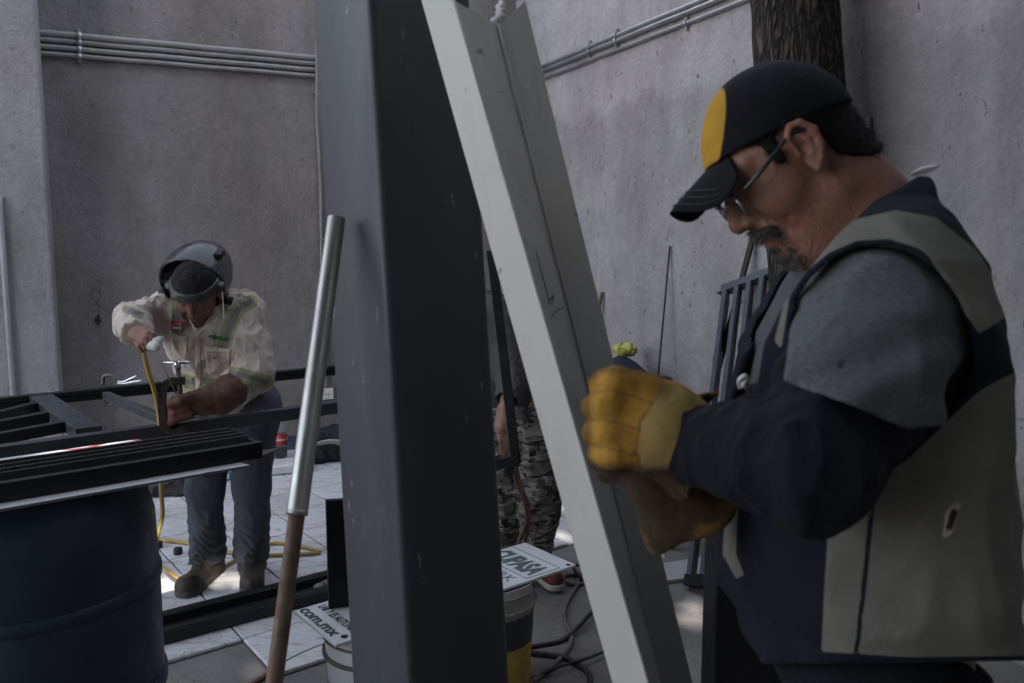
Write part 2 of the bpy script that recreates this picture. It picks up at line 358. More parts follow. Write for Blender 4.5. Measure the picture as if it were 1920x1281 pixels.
# crown out of view, shaped to block sun and sky; gaps carved for sun patches
lime = simple('shade_crown_leaf', (.055, .10, .03), .6, 0, .4, 3)
SPOTS = [(onz(300, 1112), .10), (onz(325, 1120), .07), (onz(432, 1090), .07), (onz(1050, 958), .045), (onz(1020, 1000), .05), (onz(1060, 1010), .04), (onz(1300, 1140), .06), (onz(1240, 1035), .03), (onz(460, 1262), .035), (onz(1305, 1165), .05)]
rs = np.random.RandomState(11); NL = 62000
cen = rs.uniform([-4.6, -5.2, 4.3], [4.2, 1.2, 9.3], (NL, 3))
cen[:, 2] += .35*np.sin(cen[:, 0]*2.1)*np.cos(cen[:, 1]*1.7)
keep = np.ones(NL, bool); S = np.array(SUN)
for p, rad in SPOTS:
    d = cen - np.array(p); al = d@S; perp = d - al[:, None]*S; keep &= np.linalg.norm(perp, axis=1) > rad*.7+.075
cen = cen[keep]; n = len(cen)
ax = rs.normal(size=(n, 3)); ax[:, 2] *= .5; ax /= np.linalg.norm(ax, axis=1)[:, None]
up = np.tile([0, 0, 1.], (n, 1)) + rs.normal(scale=.45, size=(n, 3)); bx = np.cross(up, ax); bx /= np.linalg.norm(bx, axis=1)[:, None]
hl = rs.uniform(.11, .18, (n, 1)); hw = hl*.5
V = np.stack([cen-ax*hl, cen+bx*hw, cen+ax*hl, cen-bx*hw], 1).reshape(-1, 3)
me = bpy.data.meshes.new('shade_crown'); me.vertices.add(len(V)); me.vertices.foreach_set('co', V.ravel()); me.loops.add(4*n); me.loops.foreach_set('vertex_index', np.arange(4*n)); me.polygons.add(n)
me.polygons.foreach_set('loop_start', np.arange(0, 4*n, 4)); me.polygons.foreach_set('loop_total', np.full(n, 4)); me.update(); me.validate(); me.materials.append(lime)
link(bpy.data.objects.new('shade_crown', me), tree)
m = MB()
for q in [(-2.6, .5, 6.5), (-1.4, 1.6, 5.2), (.4, -3.0, 6.5), (2.6, 0.0, 6.0), (.2, -1, 8.0), (2.4, -3.4, 6.5)]:
    q = Vector(q); mid = top.lerp(q, .45)+Vector((0, 0, .35)); m.tube(smooth_path([top-Vector((0,0,.3)), mid, q], 5), [.09-.0065*i for i in range(11)], 8)
m.build('limb', bark, tree)

# ---- unseen dark wall added behind the camera to block sky and bounce
wallbox('wall', Vector((-6, -5.4, 0)), Vector((1, 0, 0)), 14.0, Vector((0, 1, 0)), .2, 6.3, simple('light_block_dark', (.10, .095, .095), .9, 0, .2, 3, 30, .4, .01), 'unseen dark wall added behind the camera to block light')
# ================================================================== steelwork and loose things
# ---- square steel tube leaning in the foreground
CD = 1.32; WC = .205
def column():
    k = CD/1.5
    a = P(692, 0, CD); b = P(767, 1281, CD); ax = (a-b).normalized()
    u = (AX_R*.1823 + AX_F*.1448); v = (AX_R*-.1448 + AX_F*.1823)
    u = (u-ax*u.dot(ax)).normalized(); v = (v-ax*v.dot(ax)); v = (v-u*v.dot(u)).normalized()
    base = b - ax*(b.z/ax.z); top = base + ax*3.5
    r = .013; prof = []
    for (cx, cy, a0) in ((r, r, 180), (WC-r, r, 270), (WC-r, WC-r, 0), (r, WC-r, 90)):
        for s_ in range(6): an = R(a0+s_*18); prof.append((cx+r*math.cos(an), cy+r*math.sin(an)))
    # keep the lowest corner on the ground
    zmin = min((u*x+v*y).z for x, y in prof); base = base - ax*(zmin/ax.z); top = base+ax*3.5
    n = len(prof); V = []; K = 8
    for i in range(K+1): V += [base.lerp(top, i/K)+u*x+v*y for x, y in prof]
    Fc = [(i*n+k2, i*n+(k2+1)%n, (i+1)*n+(k2+1)%n, (i+1)*n+k2) for i in range(K) for k2 in range(n)] + [tuple(range(K*n, K*n+n)), tuple(reversed(range(n)))]
    o = meshobj('steel_column', V, Fc, col_mat(), None, True)
    md = o.modifiers.new('es', 'EDGE_SPLIT'); md.split_angle = R(50)
    return tag(o, 'big dark grey square steel tube standing upright in the foreground', 'steel tube'), u, v, ax, base
def col_mat():
    m, nt, b = newmat('dark_primer_tube'); v = mapped(nt); vs = mapped(nt, (1, 1, .22))
    col = ramp(nt, noise(nt, vs, 3.5, 8, .65), [(.3, (.036, .038, .046)), (.7, (.056, .060, .071))])
    col = mix(nt, ramp(nt, noise(nt, mapped(nt, (1, 1, .35)), 12, 9, .75, .5), [(.60, 0.0), (.76, .55)]), col, (.20, .205, .22))
    col = mix(nt, ramp(nt, noise(nt, mapped(nt, (1.2, 1.2, .3)), 34, 3, .6), [(.70, 0.0), (.735, .8)]), col, (.30, .30, .32))
    L(nt, col, b.inputs['Base Color']); L(nt, ramp(nt, noise(nt, vs, 6, 8), [(.3, .38), (.7, .58)]), b.inputs['Roughness'])
    nb = bump(nt, noise(nt, v, 4, 3), .12, .006); nb = bump(nt, noise(nt, v, 220, 4), .08, .001, nb); L(nt, nb, b.inputs['Normal']); return m
column_o, CU, CV, CA, CB = column()
# ---- cream folded steel beam leaning across it
def cream_beam():
    def mt(name, c1, c2):
        m, nt, b = newmat(name); v = mapped(nt, (1, 1, .4))
        col = ramp(nt, noise(nt, v, 2.5, 8, .6), [(.3, c1), (.7, c2)])
        col = mix(nt, ramp(nt, noise(nt, mapped(nt), 26, 5, .6), [(.675, 0.0), (.71, .8)]), col, (.13, .125, .12))
        col = mix(nt, ramp(nt, noise(nt, v, 5, 8, .7), [(.50, 0.0), (.72, .5)]), col, (.30, .29, .27))
        L(nt, col, b.inputs['Base Color']); b.inputs['Roughness'].default_value = .42
        L(nt, bump(nt, noise(nt, mapped(nt), 5, 3), .1, .006), b.inputs['Normal']); return m
    mat = mt('cream_primer', (.49, .475, .445), (.57, .555, .525))
    root = empty('steel_beam', onz(1390, 1900), 'cream painted folded steel beam leaning diagonally across the dark tube', 'steel beam')
    # profile corners (px at y=0 and y=1281, depth at each): left lip, near edge, far fold, right edge
    T = [P(783, -25, 1.205), P(843, -25, 1.16), P(934, 48, 1.205), P(985, 2, 1.235)]
    slope = [(790, .2800), (850, .2850), (936, .2455), (985, .2450)]; dep = [(1.205, 1.165), (1.16, 1.12), (1.205, 1.165), (1.235, 1.195)]
    T[0] = P(790-.28*25, -25, 1.205); T[1] = P(850, 0, 1.16)
    ends = []
    for (x0, s_), (da, db) in zip(slope, dep):
        a = P(x0, 0, da); b = P(x0+s_*1281, 1281, db); d = (b-a).normalized(); ends.append(b + d*((0.0-b.z)/d.z))
    def sheet(name, i, j, t=.0035):
        a0, a1, b0, b1 = T[i], T[j], ends[i], ends[j]
        nrm = (a1-a0).cross(b0-a0).normalized()
        if nrm.dot(CAM-a0) > 0: nrm = -nrm            # thickness away from the viewer's side
        q = nrm*t; K = 10; V = []; Fc = []
        for k in range(K+1):
            p0 = a0.lerp(b0, k/K); p1 = a1.lerp(b1, k/K); V += [p0, p1, p1+q, p0+q]
        for k in range(K):
            for e in range(4): Fc.append((k*4+e, k*4+(e+1)%4, (k+1)*4+(e+1)%4, (k+1)*4+e))
        Fc += [(3,2,1,0), (K*4, K*4+1, K*4+2, K*4+3)]
        return meshobj(name, V, Fc, mat, root)
    sheet('outer_flange', 0, 1); sheet('web', 1, 2); sheet('inner_flange', 2, 3)
    # weld bead along the far fold and the rolled lip of the outer flange
    MB().tube([T[2].lerp(ends[2], k/40)-AX_F*.002+AX_R*.0006*math.sin(k*2.1) for k in range(41)], .0022, 6).build('weld_seam', mat, root)
    MB().tube([T[1].lerp(ends[1], k/20) for k in range(21)], .0028, 8).build('folded_edge', mat, root)
    # marker marks on the web
    q = T[1]; nn = (T[2]-T[1]).cross(ends[1]-T[1]).normalized(); 
    if nn.dot(CAM-q) < 0: nn = -nn
    def wp(px, py): return onplane(px, py, q+nn*.0012, nn)
    m = MB()
    for st in ([(1005, 470), (1018, 520), (1030, 565)], [(1030, 562), (1037, 556), (1034, 570), (1029, 566), (1040, 553)], [(1033, 597), (1043, 583), (1056, 578)]):
        m.tube(smooth_path([wp(*z) for z in st], 5), .0006, 6)
    m.build('marker_line', ink, root)
    return root
cream_beam()
# rag tied in the top of the beam
m = MB(); rg = random.Random(5)
for s_ in range(3):
    pts = [P(934+rg.uniform(-8, 12), 6+12*k+rg.uniform(-3, 3), 1.215+.012*s_) for k in range(5)]; m.tube(smooth_path(pts, 5), [.003+.0035*abs(math.sin(k*.9+s_)) for k in range(21)], 8)
tag(m.build('plastic_rag', M['white']), 'scrap of white plastic caught in the top of the cream beam', 'rag')
# ---- galvanised pipe on a rusty rod, leaning on the tube
galv = simple('galvanised_pipe', (.40, .40, .39), .42, .75, .25, 9, 40, .12, .001, stretch=(1, 1, .3), wear=(.22, .215, .2), wscale=16, wthr=.58)
rustp = simple('rusty_rod', (.15, .10, .075), .7, .35, .35, 22, 60, .3, .001, wear=(.08, .055, .045), wscale=26, wthr=.55)
pa = P(631, 410, 1.375); pb = P(557, 962, 1.245); d = (pb-pa).normalized(); pc = pb + d*((-pb.z)/d.z)
root = empty('leaning_pipe', pc, 'shiny galvanised pipe on a rusty rod leaning against the dark steel tube', 'pipe')
m = MB(); m.tube([pa, pa.lerp(pb, .5), pb], [.0148, .0155, .0160], 24, False)
m.tube([pa, pa+d*.05], .0118, 20, False); m.build('pipe', galv, root)
m = MB(); m.tube([pb-d*.03, pb+d*.002, pc.lerp(pb, .5), pc], .0122, 20); m.build('rod', rustp, root)
MB().tube([pb-d*.004, pb+d*.003], .0163, 24).build('sleeve_end', galv, root)
# ---- sign board on two buckets
SZ = .385
sA, sB, sC, sD = (onz(x, y, SZ) for x, y in ((548, 1140), (622, 1206), (1087, 1061), (990, 1021)))
sgx = ((sB-sA)+(sC-sD)).normalized(); sgy = ((sD-sA)+(sC-sB)); sgy = (sgy - sgx*sgy.dot(sgx)).normalized()
SW = ((sB-sA).length+(sC-sD).length)/2; SH = ((sD-sA).length+(sC-sB).length)/2; sc_ = (sA+sB+sC+sD)/4
signm = simple('sign_sheet', (.66, .67, .69), .38, 0, .07, 6, wear=(.42, .41, .40), wscale=10, wthr=.66)
root = empty('sign_board', sc_, 'white printed sign sheet lying across two paint buckets behind the tube', 'sign')
MB().box(sc_-Vector((0,0,.004)), SW/2, SH/2, .004, sgx, sgy).build('sheet', signm, root, .001)
def text(name, body, size, origin, X, Y, mat, parent, xs=1.0, shear=0, off=0.0, align='LEFT', lift=.0012, fit=None):
    cu = bpy.data.curves.new(name, 'FONT'); cu.body = body; cu.size = size; cu.shear = shear; cu.offset = off; cu.align_x = align; cu.resolution_u = 3
    o = bpy.data.objects.new(name, cu); COL.objects.link(o); dg = bpy.context.evaluated_depsgraph_get(); me = bpy.data.meshes.new_from_object(o.evaluated_get(dg)); bpy.data.objects.remove(o)
    X = Vector(X).normalized(); Y = Vector(Y).normalized(); Z = X.cross(Y)
    xs_ = [v.co.x for v in me.vertices]; wd = max(xs_)-min(xs_)
    if fit: xs = fit/wd
    for v in me.vertices: v.co = Vector(origin) + X*(v.co.x*xs) + Y*v.co.y + Z*lift
    me.materials.clear(); me.materials.append(mat); return link(bpy.data.objects.new(name, me), parent)
greenink = simple('dark_green_print', (.035, .055, .045), .5, 0, .2, 20); greyink = simple('grey_green_print', (.10, .13, .13), .5, 0, .2, 20); thinink = simple('thin_print', (.16, .18, .18), .5)
def sg(u, v): return sc_ + sgx*(u-.5)*SW + sgy*(v-.5)*SH        # u across the reading direction, v towards the sign's top
text('lettering', 'com.mx', .052, sg(.02, .014), sgx, sgy, greenink, root, off=.0016, fit=SW*.80)
text('lettering', 'LAR Y ES AUTONOMA', .038, sg(.07, .075), sgx, sgy, greenink, root, off=.0009, fit=SW*.90)
text('lettering', 'O', .22, sg(.52, .135), sgx, sgy, greenink, root, off=.012, xs=1.3)
text('lettering', 'CUPASA', .115, sg(.02, .80), sgx, sgy, greyink, root, off=.005, shear=.2, fit=SW*.86)
text('lettering', 'ORK', .06, sg(.40, .70), sgx, sgy, thinink, root, xs=1.0)
text('lettering', 'V.', .05, sg(.62, .62), sgx, sgy, thinink, root, xs=1.1)
m = MB()
for (u0, v0, u1, v1) in ((.03, .77, .95, .77), (.95, .77, .95, .93), (.03, .93, .95, .93)): m.bar(sg(u0, v0)+Vector((0,0,.0008)), sg(u1, v1)+Vector((0,0,.0008)), .0025, .0012)
m.build('printed_border', thinink, root)
for uv, r_ in (((.90, .045), .010), ((.95, .975), .008)): MB().tube([sg(*uv)+Vector((0,0,.0005)), sg(*uv)+Vector((0,0,.0018))], r_, 14).build('bolt_hole', M['rubber'], root)
# ---- paint buckets
def bucket(c, label, mats, yellow):
    root = empty('paint_bucket', c, label, 'bucket', 'paint buckets under the sign')
    h = SZ-.008-.001; r0, r1 = .128, .146
    def rr(z): return r0+(r1-r0)*z/h
    MB().lathe([(0, .002), (r0-.004, 0), (r0, .006), (rr(h*.66), h*.66), (rr(h), h), (rr(h)-.004, h), (r0-.008, .02), (0, .012)], c, 48).build('body', mats[0], root)
    m = MB(); z = h*.80; m.lathe([(rr(z)-.001, z-.004), (rr(z)+.010, z-.003), (rr(z)+.011, z+.003), (rr(z)-.001, z+.006)], c, 48); z = h*.93; m.lathe([(rr(z)-.001, z-.003), (rr(z)+.005, z-.002), (rr(z)+.005, z+.002), (rr(z)-.001, z+.004)], c, 48); m.build('rim_rib', mats[1], root)
    MB().lathe([(0, h-.006), (rr(h)-.006, h-.006), (rr(h)-.003, h-.0015)], c, 48).build('lid', mats[0], root)
    if yellow:
        for nm_, z0, z1, mt in (('label_band', .003, h*.62, mats[2]), ('label_band', h*.47, h*.74, mats[3])):
            m = MB(); off = .0012 if mt is mats[2] else .002; m.lathe([(rr(z0)+off, z0), (rr(z1)+off, z1)], c, 48); m.build(nm_, mt, root)
    return root, rr, h
wb = simple('bucket_white', (.58, .58, .60), .45, 0, .12, 6, wear=(.30, .29, .28), wscale=9, wthr=.62); wr = simple('bucket_rim', (.10, .095, .09), .6)
db = simple('bucket_dirty', (.30, .28, .26), .6, 0, .2, 6, wear=(.16, .14, .12), wscale=9, wthr=.55); yb = simple('bucket_yellow', (.42, .27, .05), .55, 0, .2, 9, wear=(.25, .17, .05), wscale=12, wthr=.6)
kb = simple('bucket_black_label', (.03, .032, .035), .5, 0, .3, 16, wear=(.20, .19, .17), wscale=24, wthr=.62)
def bucket_at(px_edge, side, along):
    # centre under the sign, its left or right outline at px_edge
    c = sg(.52, along); c.z = 0; return c
bl = sg(.70, .19); bl.z = 0; br = sg(.52, .70); br.z = 0
r1_, rr1, h1 = bucket(bl, 'white paint bucket with blue lettering under the near end of the sign', (wb, wr), False)
bucket(br, 'dirty bucket with black and yellow label under the far end of the sign', (db, db, yb, kb), True)
blue = simple('blue_print', (.02, .13, .42), .5); 
def curved_text(body, size, c, z, ang0, rr_, mat, parent, off=.003, shear=0, xs=1.0):
    o = text('lettering', body, size, (0,0,0), (1,0,0), (0,1,0), mat, parent, off=off, shear=shear, lift=0)
    for v in o.data.vertices:
        zz = z+v.co.y; r_ = rr_(zz)+.0015; an = ang0 + v.co.x*xs/r_; v.co = Vector(c)+Vector((math.cos(an)*r_, math.sin(an)*r_, zz))
    return o
va = math.atan2(-bl.y, -bl.x)                           # towards the viewer
curved_text('Comex', .085, bl, .185, va-1.98, rr1, blue, r1_, .004, .15, .88)
for k in range(7):
    m = MB(); V4 = []
    for (du, dz) in ((0, 0), (.07, 0), (.07, .022+.006*(k % 2)), (0, .022+.006*(k % 2))):
        an = va-1.45+.1*k+du; zz = .135+dz; V4.append(bl+Vector((math.cos(an)*(rr1(zz)+.0015), math.sin(an)*(rr1(zz)+.0015), zz)))
    m.add(V4, [(0, 1, 2, 3)]).build('red_print', M['red'], r1_)
# ---- black steel piece standing on the sign
c = onz(655, 1134, SZ); c.z = SZ
root = tag(MB().box(c+AX_R*.012+Vector((0,0,.162)), .072, .014, .162, (AX_R*.95+AX_F*.3).normalized(), (AX_F*.95-AX_R*.3-AX_F*.0).normalized()).build('steel_offcut', M['blacks'], None, .002), 'black flat steel piece standing on the sign beside the tube', 'steel piece')
root.rotation_euler = (0, 0, 0)
# ---- plain black panel behind the capped man
pl = P(1331, 1100, 1.55)
u_ = (AX_R*.97+Vector((0,1,0))*.24).normalized(); v_ = Vector((-u_.y, u_.x, 0))
m = MB(); b0 = Vector((pl.x, pl.y, 0)); m.box(b0+u_*.15+Vector((0,0,.50)), .15, .03, .50, u_, v_)
tag(m.build('black_box_tube', M['blacks'], None, .006), 'plain black steel box section standing behind the capped man', 'steel tube')
# ---- blue plastic drum
dc = Vector((-1.19, 1.98, 0)); DH = .88; DR = .285
drumm = simple('blue_drum_plastic', (.011, .023, .037), .5, 0, .3, 5, 30, .08, .002, wear=(.045, .062, .078), wscale=11, wthr=.66)
root = empty('plastic_drum', dc, 'dark blue plastic drum carrying the black slatted panel', 'drum')
prof = [(0, .0), (DR-.03, .0), (DR-.008, .02), (DR, .06), (DR, .30), (DR-.006, .31), (DR-.006, .335), (DR, .345), (DR+.001, .57), (DR-.004, .58), (DR-.007, .60), (DR-.004, .612), (DR, .62), (DR-.004, .76), (DR-.022, .83), (DR-.05, DH-.022), (DR-.058, DH), (DR-.075, DH), (DR-.08, DH-.02), (0, DH-.02)]
MB().lathe(prof, dc, 72).build('body', drumm, root)
m = MB(); m.lathe([(DR-.001, .300), (DR+.007, .306), (DR+.007, .334), (DR-.001, .342)], dc, 72); m.lathe([(DR-.001, .588), (DR+.006, .594), (DR+.006, .612), (DR-.001, .620)], dc, 72); m.build('hoop', drumm, root)
# ---- corrugated plastic sheet and slatted panel on the drum
def coro_mat():
    m, nt, b = newmat('corrugated_plastic'); v = mapped(nt)
    f = noise(nt, v, 5.5, 2, .5); col = ramp(nt, f, [(.0, (.55, .55, .57)), (.57, (.55, .55, .57)), (.575, (.33, .07, .07)), (.62, (.33, .07, .07)), (.625, (.50, .50, .52)), (.70, (.12, .14, .12))], 'CONSTANT')
    L(nt, col, b.inputs['Base Color']); b.inputs['Roughness'].default_value = .45; return m
q0 = onz(-260, 1000, DH+.006); q1 = onz(468, 872, DH+.006); FD = (q1-q0).normalized(); FNn = Vector((-FD.y, FD.x, 0))
root = empty('plastic_sheet', dc+Vector((0,0,DH)), 'pale corrugated plastic sheet with red print lying on the blue drum', 'sheet')
m = MB(); a = q0; b = q1; wv = FNn*.475; t_ = Vector((0,0,.006)); b2 = b-FD*.14
m.hull([a-t_, b-t_, b2+wv-t_, a+wv-t_, a, b, b2+wv, a+wv]); m.build('sheet', coro_mat(), root)
m = MB()
for k in range(150):                                    # dark blocks painting the shade in the flute ends, near edge
    p = q0.lerp(q1, (k+.5)/150)-Vector((0,0,.003)); m.box(p-FNn*.0006, .0022, .0006, .002, FD, FNn)
m.build('flute_shade', simple('flute_shadow', (.10, .10, .11), .7), root)
SP0 = DH+.0065; edgem = simple('sky_glint_edge', (.085, .088, .095), .35, .2, .08, 30)
p0 = onz(-260, 986, SP0); p1 = onz(490, 858, SP0); SD = (p1-p0).normalized(); SN = Vector((-SD.y, SD.x, 0)); Ls = (p1-p0).length
root = empty('slatted_panel', (p0+p1)/2, 'black slatted steel panel lying on the blue drum', 'slatted panel', 'black slatted panels')
MB().bar(p0+Vector((0,0,.022)), p1+Vector((0,0,.022)), .022, .044).build('frame_rail', M['blacks'], root, .002)
MB().bar(p0+SN*.20+Vector((0,0,.022)), p1+SN*.20+Vector((0,0,.022)), .022, .044).build('frame_rail', M['blacks'], root, .002)
for k in range(4):
    o_ = SN*(.042+.039*k); zz = Vector((0,0,.024)); m = MB(); a, b = p0+o_+zz, p1+o_+zz-SD*.014
    m.bar(a+Vector((0,0,.012)), b+Vector((0,0,.012)), .004, .034, up=(SN*.45+Vector((0,0,1))).normalized()); m.build('slat', M['blacks'], root, .001)
    ev = (SN*.45+Vector((0,0,1))).normalized()*.0172; MB().bar(a+Vector((0,0,.0125))+ev, b+Vector((0,0,.0125))+ev, .0034, .003).build('slat_glint', edgem, root)  # pale strips painted for the sky's reflection on the slat edges
MB().bar(p1-SD*.006+SN*.012+Vector((0,0,.021)), p1-SD*.006+SN*.188+Vector((0,0,.021)), .010, .040).build('end_bar', M['blacks'], root, .001)
m = MB(); pt = p1+Vector((0,0,.001)); m.hull([pt-SD*.3+SN*.02, pt-SD*.3-SN*.006+SD*.29, pt+SD*.075+SN*.05, pt-SD*.3+SN*.12, pt-SD*.3+SN*.02+Vector((0,0,.003)), pt-SD*.3-SN*.006+SD*.29+Vector((0,0,.003)), pt+SD*.075+SN*.05+Vector((0,0,.003)), pt-SD*.3+SN*.12+Vector((0,0,.003))])
m.build('tip_plate', M['darksteel'], root)
# ---- welded frame on trestles
FZ = .82
n0 = onz(-320, 877, FZ); n1 = onz(840, 725, FZ); f0 = onz(-320, 776, FZ); f1 = onz(840, 665, FZ)
ND = (n1-n0).normalized(); NNn = Vector((-ND.y, ND.x, 0))
root = empty('welding_frame', (n0+f1)/2-Vector((0,0,.4)), 'long dark steel frame of tubes being welded on trestles', 'steel frame')
def rail(name, a, b, w_, h_, mat=None, dz=0): return MB().bar(a-Vector((0,0,h_/2-dz)), b-Vector((0,0,h_/2-dz)), w_, h_).build(name, mat or M['darksteel'], root, .003)
rail('near_rail', n0, n1, .042, .047); rail('far_rail', f0, f1, .042, .048, M['black'])
m = MB(); m.bar(f0+Vector((0,0,-.022))-NNn*.0225, f1+Vector((0,0,-.022))-NNn*.0225, .003, .012); m.build('rail_groove', M['blacks'], root)
def between(pxn, pyn, pxf, pyf): return onz(pxn, pyn, FZ), onz(pxf, pyf, FZ)
ca, cb = between(168, 800, 75, 738); ca = ca+(cb-ca).normalized()*.01
rail('cross_plate', ca-Vector((0,0,.003)), cb-Vector((0,0,.003)), .085, .044)
da, db_ = between(305, 775, 198, 732); rail('cross_tube', da-Vector((0,0,.006)), db_-Vector((0,0,.006)), .030, .034)
for (ya, xb, yb_) in ((806, 120, 783), (783, 88, 766), (765, 66, 748)):
    a = onz(-260, ya+ (ya-yb_)*260/xb, FZ); b = onz(xb, yb_+4, FZ); rail('infill_bar', a-Vector((0,0,.004)), b-Vector((0,0,.004)), .034, .040, M['black'])
for t in (.045, .93):                                   # trestles: one outside the frame at the left, one hidden behind the tube
    a = n0.lerp(n1, t); b = f0.lerp(f1, t); tr = empty('trestle', (a+b)/2, ('steel trestle under the left end of the welding frame' if t < .5 else 'steel trestle under the right end of the welding frame'), 'trestle')
    tr.location.z = 0; zt = FZ-.049
    MB().bar(a-NNn*.03+Vector((0,0,zt-FZ-.018)), b+NNn*.03+Vector((0,0,zt-FZ-.018)), .035, .035).build('top_bar', M['black'], tr)
    for e in (a, b):
        for s_ in (-1, 1): MB().bar(Vector((e.x, e.y, zt-.03))+ND*s_*.012, Vector((e.x, e.y, TZ))+ND*s_*.11, .022, .022).build('leg', M['black'], tr)
# ---- clamps
def cclamp(name, base, X, Z, hgt, dep, th, mat, label, handle=True, screw=None):
    # C shaped body in the X/Z plane: spine at base, jaws towards +X
    Yv = Z.cross(X); rt = empty(name, base, label, 'clamp')
    o_ = th/2
    pts = [base+X*dep+Z*.012, base+X*dep*.8+Z*.004, base+X*dep*.5, base+X*th*.9, base+X*th*.35+Z*th*.35, base+Z*th*.9, base+Z*hgt*.5-X*.004, base+Z*(hgt-th*1.1), base+X*th*.3+Z*(hgt-th*.4), base+X*th*.9+Z*hgt, base+X*dep*.8+Z*(hgt+.002), base+X*(dep+.006)+Z*(hgt+.002)]
    m = MB(); sp = smooth_path(pts, 3); V = []; wy = th*.42
    for i, p in enumerate(sp):
        a = sp[max(0, i-1)]; b = sp[min(len(sp)-1, i+1)]; t = (b-a).normalized(); n_ = t.cross(Yv).normalized(); V += [p+n_*th/2+Yv*wy, p-n_*th/2+Yv*wy, p-n_*th/2-Yv*wy, p+n_*th/2-Yv*wy]
    k = len(sp); Fc = [(i*4+e, i*4+(e+1)%4, (i+1)*4+(e+1)%4, (i+1)*4+e) for i in range(k-1) for e in range(4)]+[(3,2,1,0), (k*4-4, k*4-3, k*4-2, k*4-1)]
    m.add(V, Fc); m.build('body', mat, rt, .003)
    return rt
g0 = onz(316, 775, FZ); 
Zc = (Vector((0,0,1))*1.0+AX_R*.02).normalized(); Xc = (AX_R*.96+Vector((0,1,0))*.28).normalized()
n_front = onz(318, 794, FZ-.0); base = P(308, 812, 2.865)
rt = cclamp('c_clamp', base, Xc, Zc, .178, .066, .026, M['rust'], 'rusty C clamp with a bright T handle gripping the near rail')
s0 = base+Xc*.060+Zc*.055; s1 = base+Xc*.048+Zc*.262
MB().tube([base+Xc*.060+Zc*.078, base+Xc*.050+Zc*.225], .0085, 12).build('screw', M['clampgrey'], rt)
MB().tube([base+Xc*.050+Zc*.222, base+Xc*.048+Zc*.252], .011, 12).build('screw_head', M['chrome'], rt)
MB().tube([base+Xc*.048+Zc*.245-AX_R*.046, base+Xc*.048+Zc*.245+AX_R*.042], .0058, 10).build('handle', M['chrome'], rt)
MB().tube([base+Xc*.062+Zc*.066, base+Xc*.060+Zc*.080], .015, 14).build('swivel_pad', M['clampgrey'], rt)
lb = onz(214, 727, FZ); dl = (lb-CAM).dot(AX_F)
rt = empty('locking_clamp', lb, 'small grey locking clamp with bright lever handles on the far rail', 'clamp')
lp = lambda x, y, o=0: P(x, y, dl+o)
MB().tube(smooth_path([lp(193, 722), lp(194, 708), lp(200, 704), lp(210, 705), lp(217, 714), lp(220, 718)], 5), .0085, 8).build('upper_jaw', M['clampgrey'], rt)
MB().tube(smooth_path([lp(193, 742), lp(197, 755), lp(203, 760), lp(213, 757), lp(219, 748), lp(219, 741)], 5), .0085, 8).build('lower_jaw', M['clampgrey'], rt)
MB().tube([lp(182, 741), lp(197, 741)], .010, 8).build('pad', M['black'], rt)
MB().tube(smooth_path([lp(219, 716), lp(232, 716), lp(243, 711), lp(257, 705)], 5), .0055, 8).build('lever', M['chrome'], rt)
MB().tube(smooth_path([lp(219, 719), lp(235, 719), lp(250, 716), lp(267, 714)], 5), .0055, 8).build('lever', M['chrome'], rt)
# ---- channels lying on the tiles
ca0 = onz(245, 1222, TZ); ca1 = onz(760, 1083, TZ); CDn = (ca1-ca0).normalized(); CNn = Vector((-CDn.y, CDn.x, 0))
root = empty('floor_frame', (ca0+ca1)/2, 'pair of long black steel channels lying on the tiles by the drum', 'steel frame')
for k, o_ in enumerate((0, .145)):
    m = MB(); a = ca0+CNn*o_; b = ca1+CNn*o_; z = Vector((0,0,1))
    m.bar(a+z*.0245, b+z*.0245, .05, .045); m.build('channel', M['black'], root, .003)
m = MB(); m.bar(ca0+CNn*.0725+Vector((0,0,.009)), ca1+CNn*.0725+Vector((0,0,.009)), .088, .012); m.build('web_plate', M['black'], root)
m = MB()
for o_ in (-.012, .133): m.bar(ca0+CNn*o_+Vector((0,0,.0485)), ca1+CNn*o_+Vector((0,0,.0485)), .003, .004)
m.build('channel_lip', M['darksteel'], root)
# ---- slatted panel leaning on the right wall
lpz = onz(1297, 1098, .0); 
def lpan():
    # bottom edge on the ground, top against the wall
    bl_ = onz(1298, 1103, 0); top_l = onplane(1367, 540, CORNER+RN*.06, RN); top_l = top_l; up = (top_l-bl_); H = up.length; up.normalize()
    hd = RD.copy(); hd = (hd-up*hd.dot(up)).normalized(); nr = up.cross(hd).normalized()
    if nr.dot(CAM-bl_) < 0: nr = -nr
    return bl_, up, hd, nr, H
bl_, lup, lhd, lnr, LH = lpan(); LW = .62
root = empty('slatted_panel', bl_, 'grey painted slatted panel leaning upright against the right wall', 'slatted panel', 'black slatted panels')
def lbox(name, u0, u1, v0, v1, w0, w1, mt=None):
    m = MB(); c = bl_+lhd*(u0+u1)/2+lup*(v0+v1)/2+lnr*(w0+w1)/2; m.box(c, (u1-u0)/2, (v1-v0)/2, (w1-w0)/2, lhd, lup, lnr); return m.build(name, mt or M['louver'], root, .002)
lbox('top_rail', -.01, LW, LH-.035, LH, -.005, .045); lbox('bottom_rail', -.01, LW, 0.002, .05, -.005, .045, M['black'])
lbox('top_plate', -.03, LW+.02, LH-.042, LH-.0352, .0, .05)
for k in range(9):
    u = .0+k*.077
    if u > LW-.02: break
    m = MB(); c = bl_+lhd*(u+.018)+lup*(LH/2)+lnr*.018; xa = (lhd*.55+lnr*.83).normalized(); m.box(c, .036, (LH-.09)/2, .003, xa, lup, xa.cross(lup)); m.build('slat', M['black'], root, .001)
    lbox('slat_lip', u+.008, u+.034, .045, LH-.04, .040, .052)
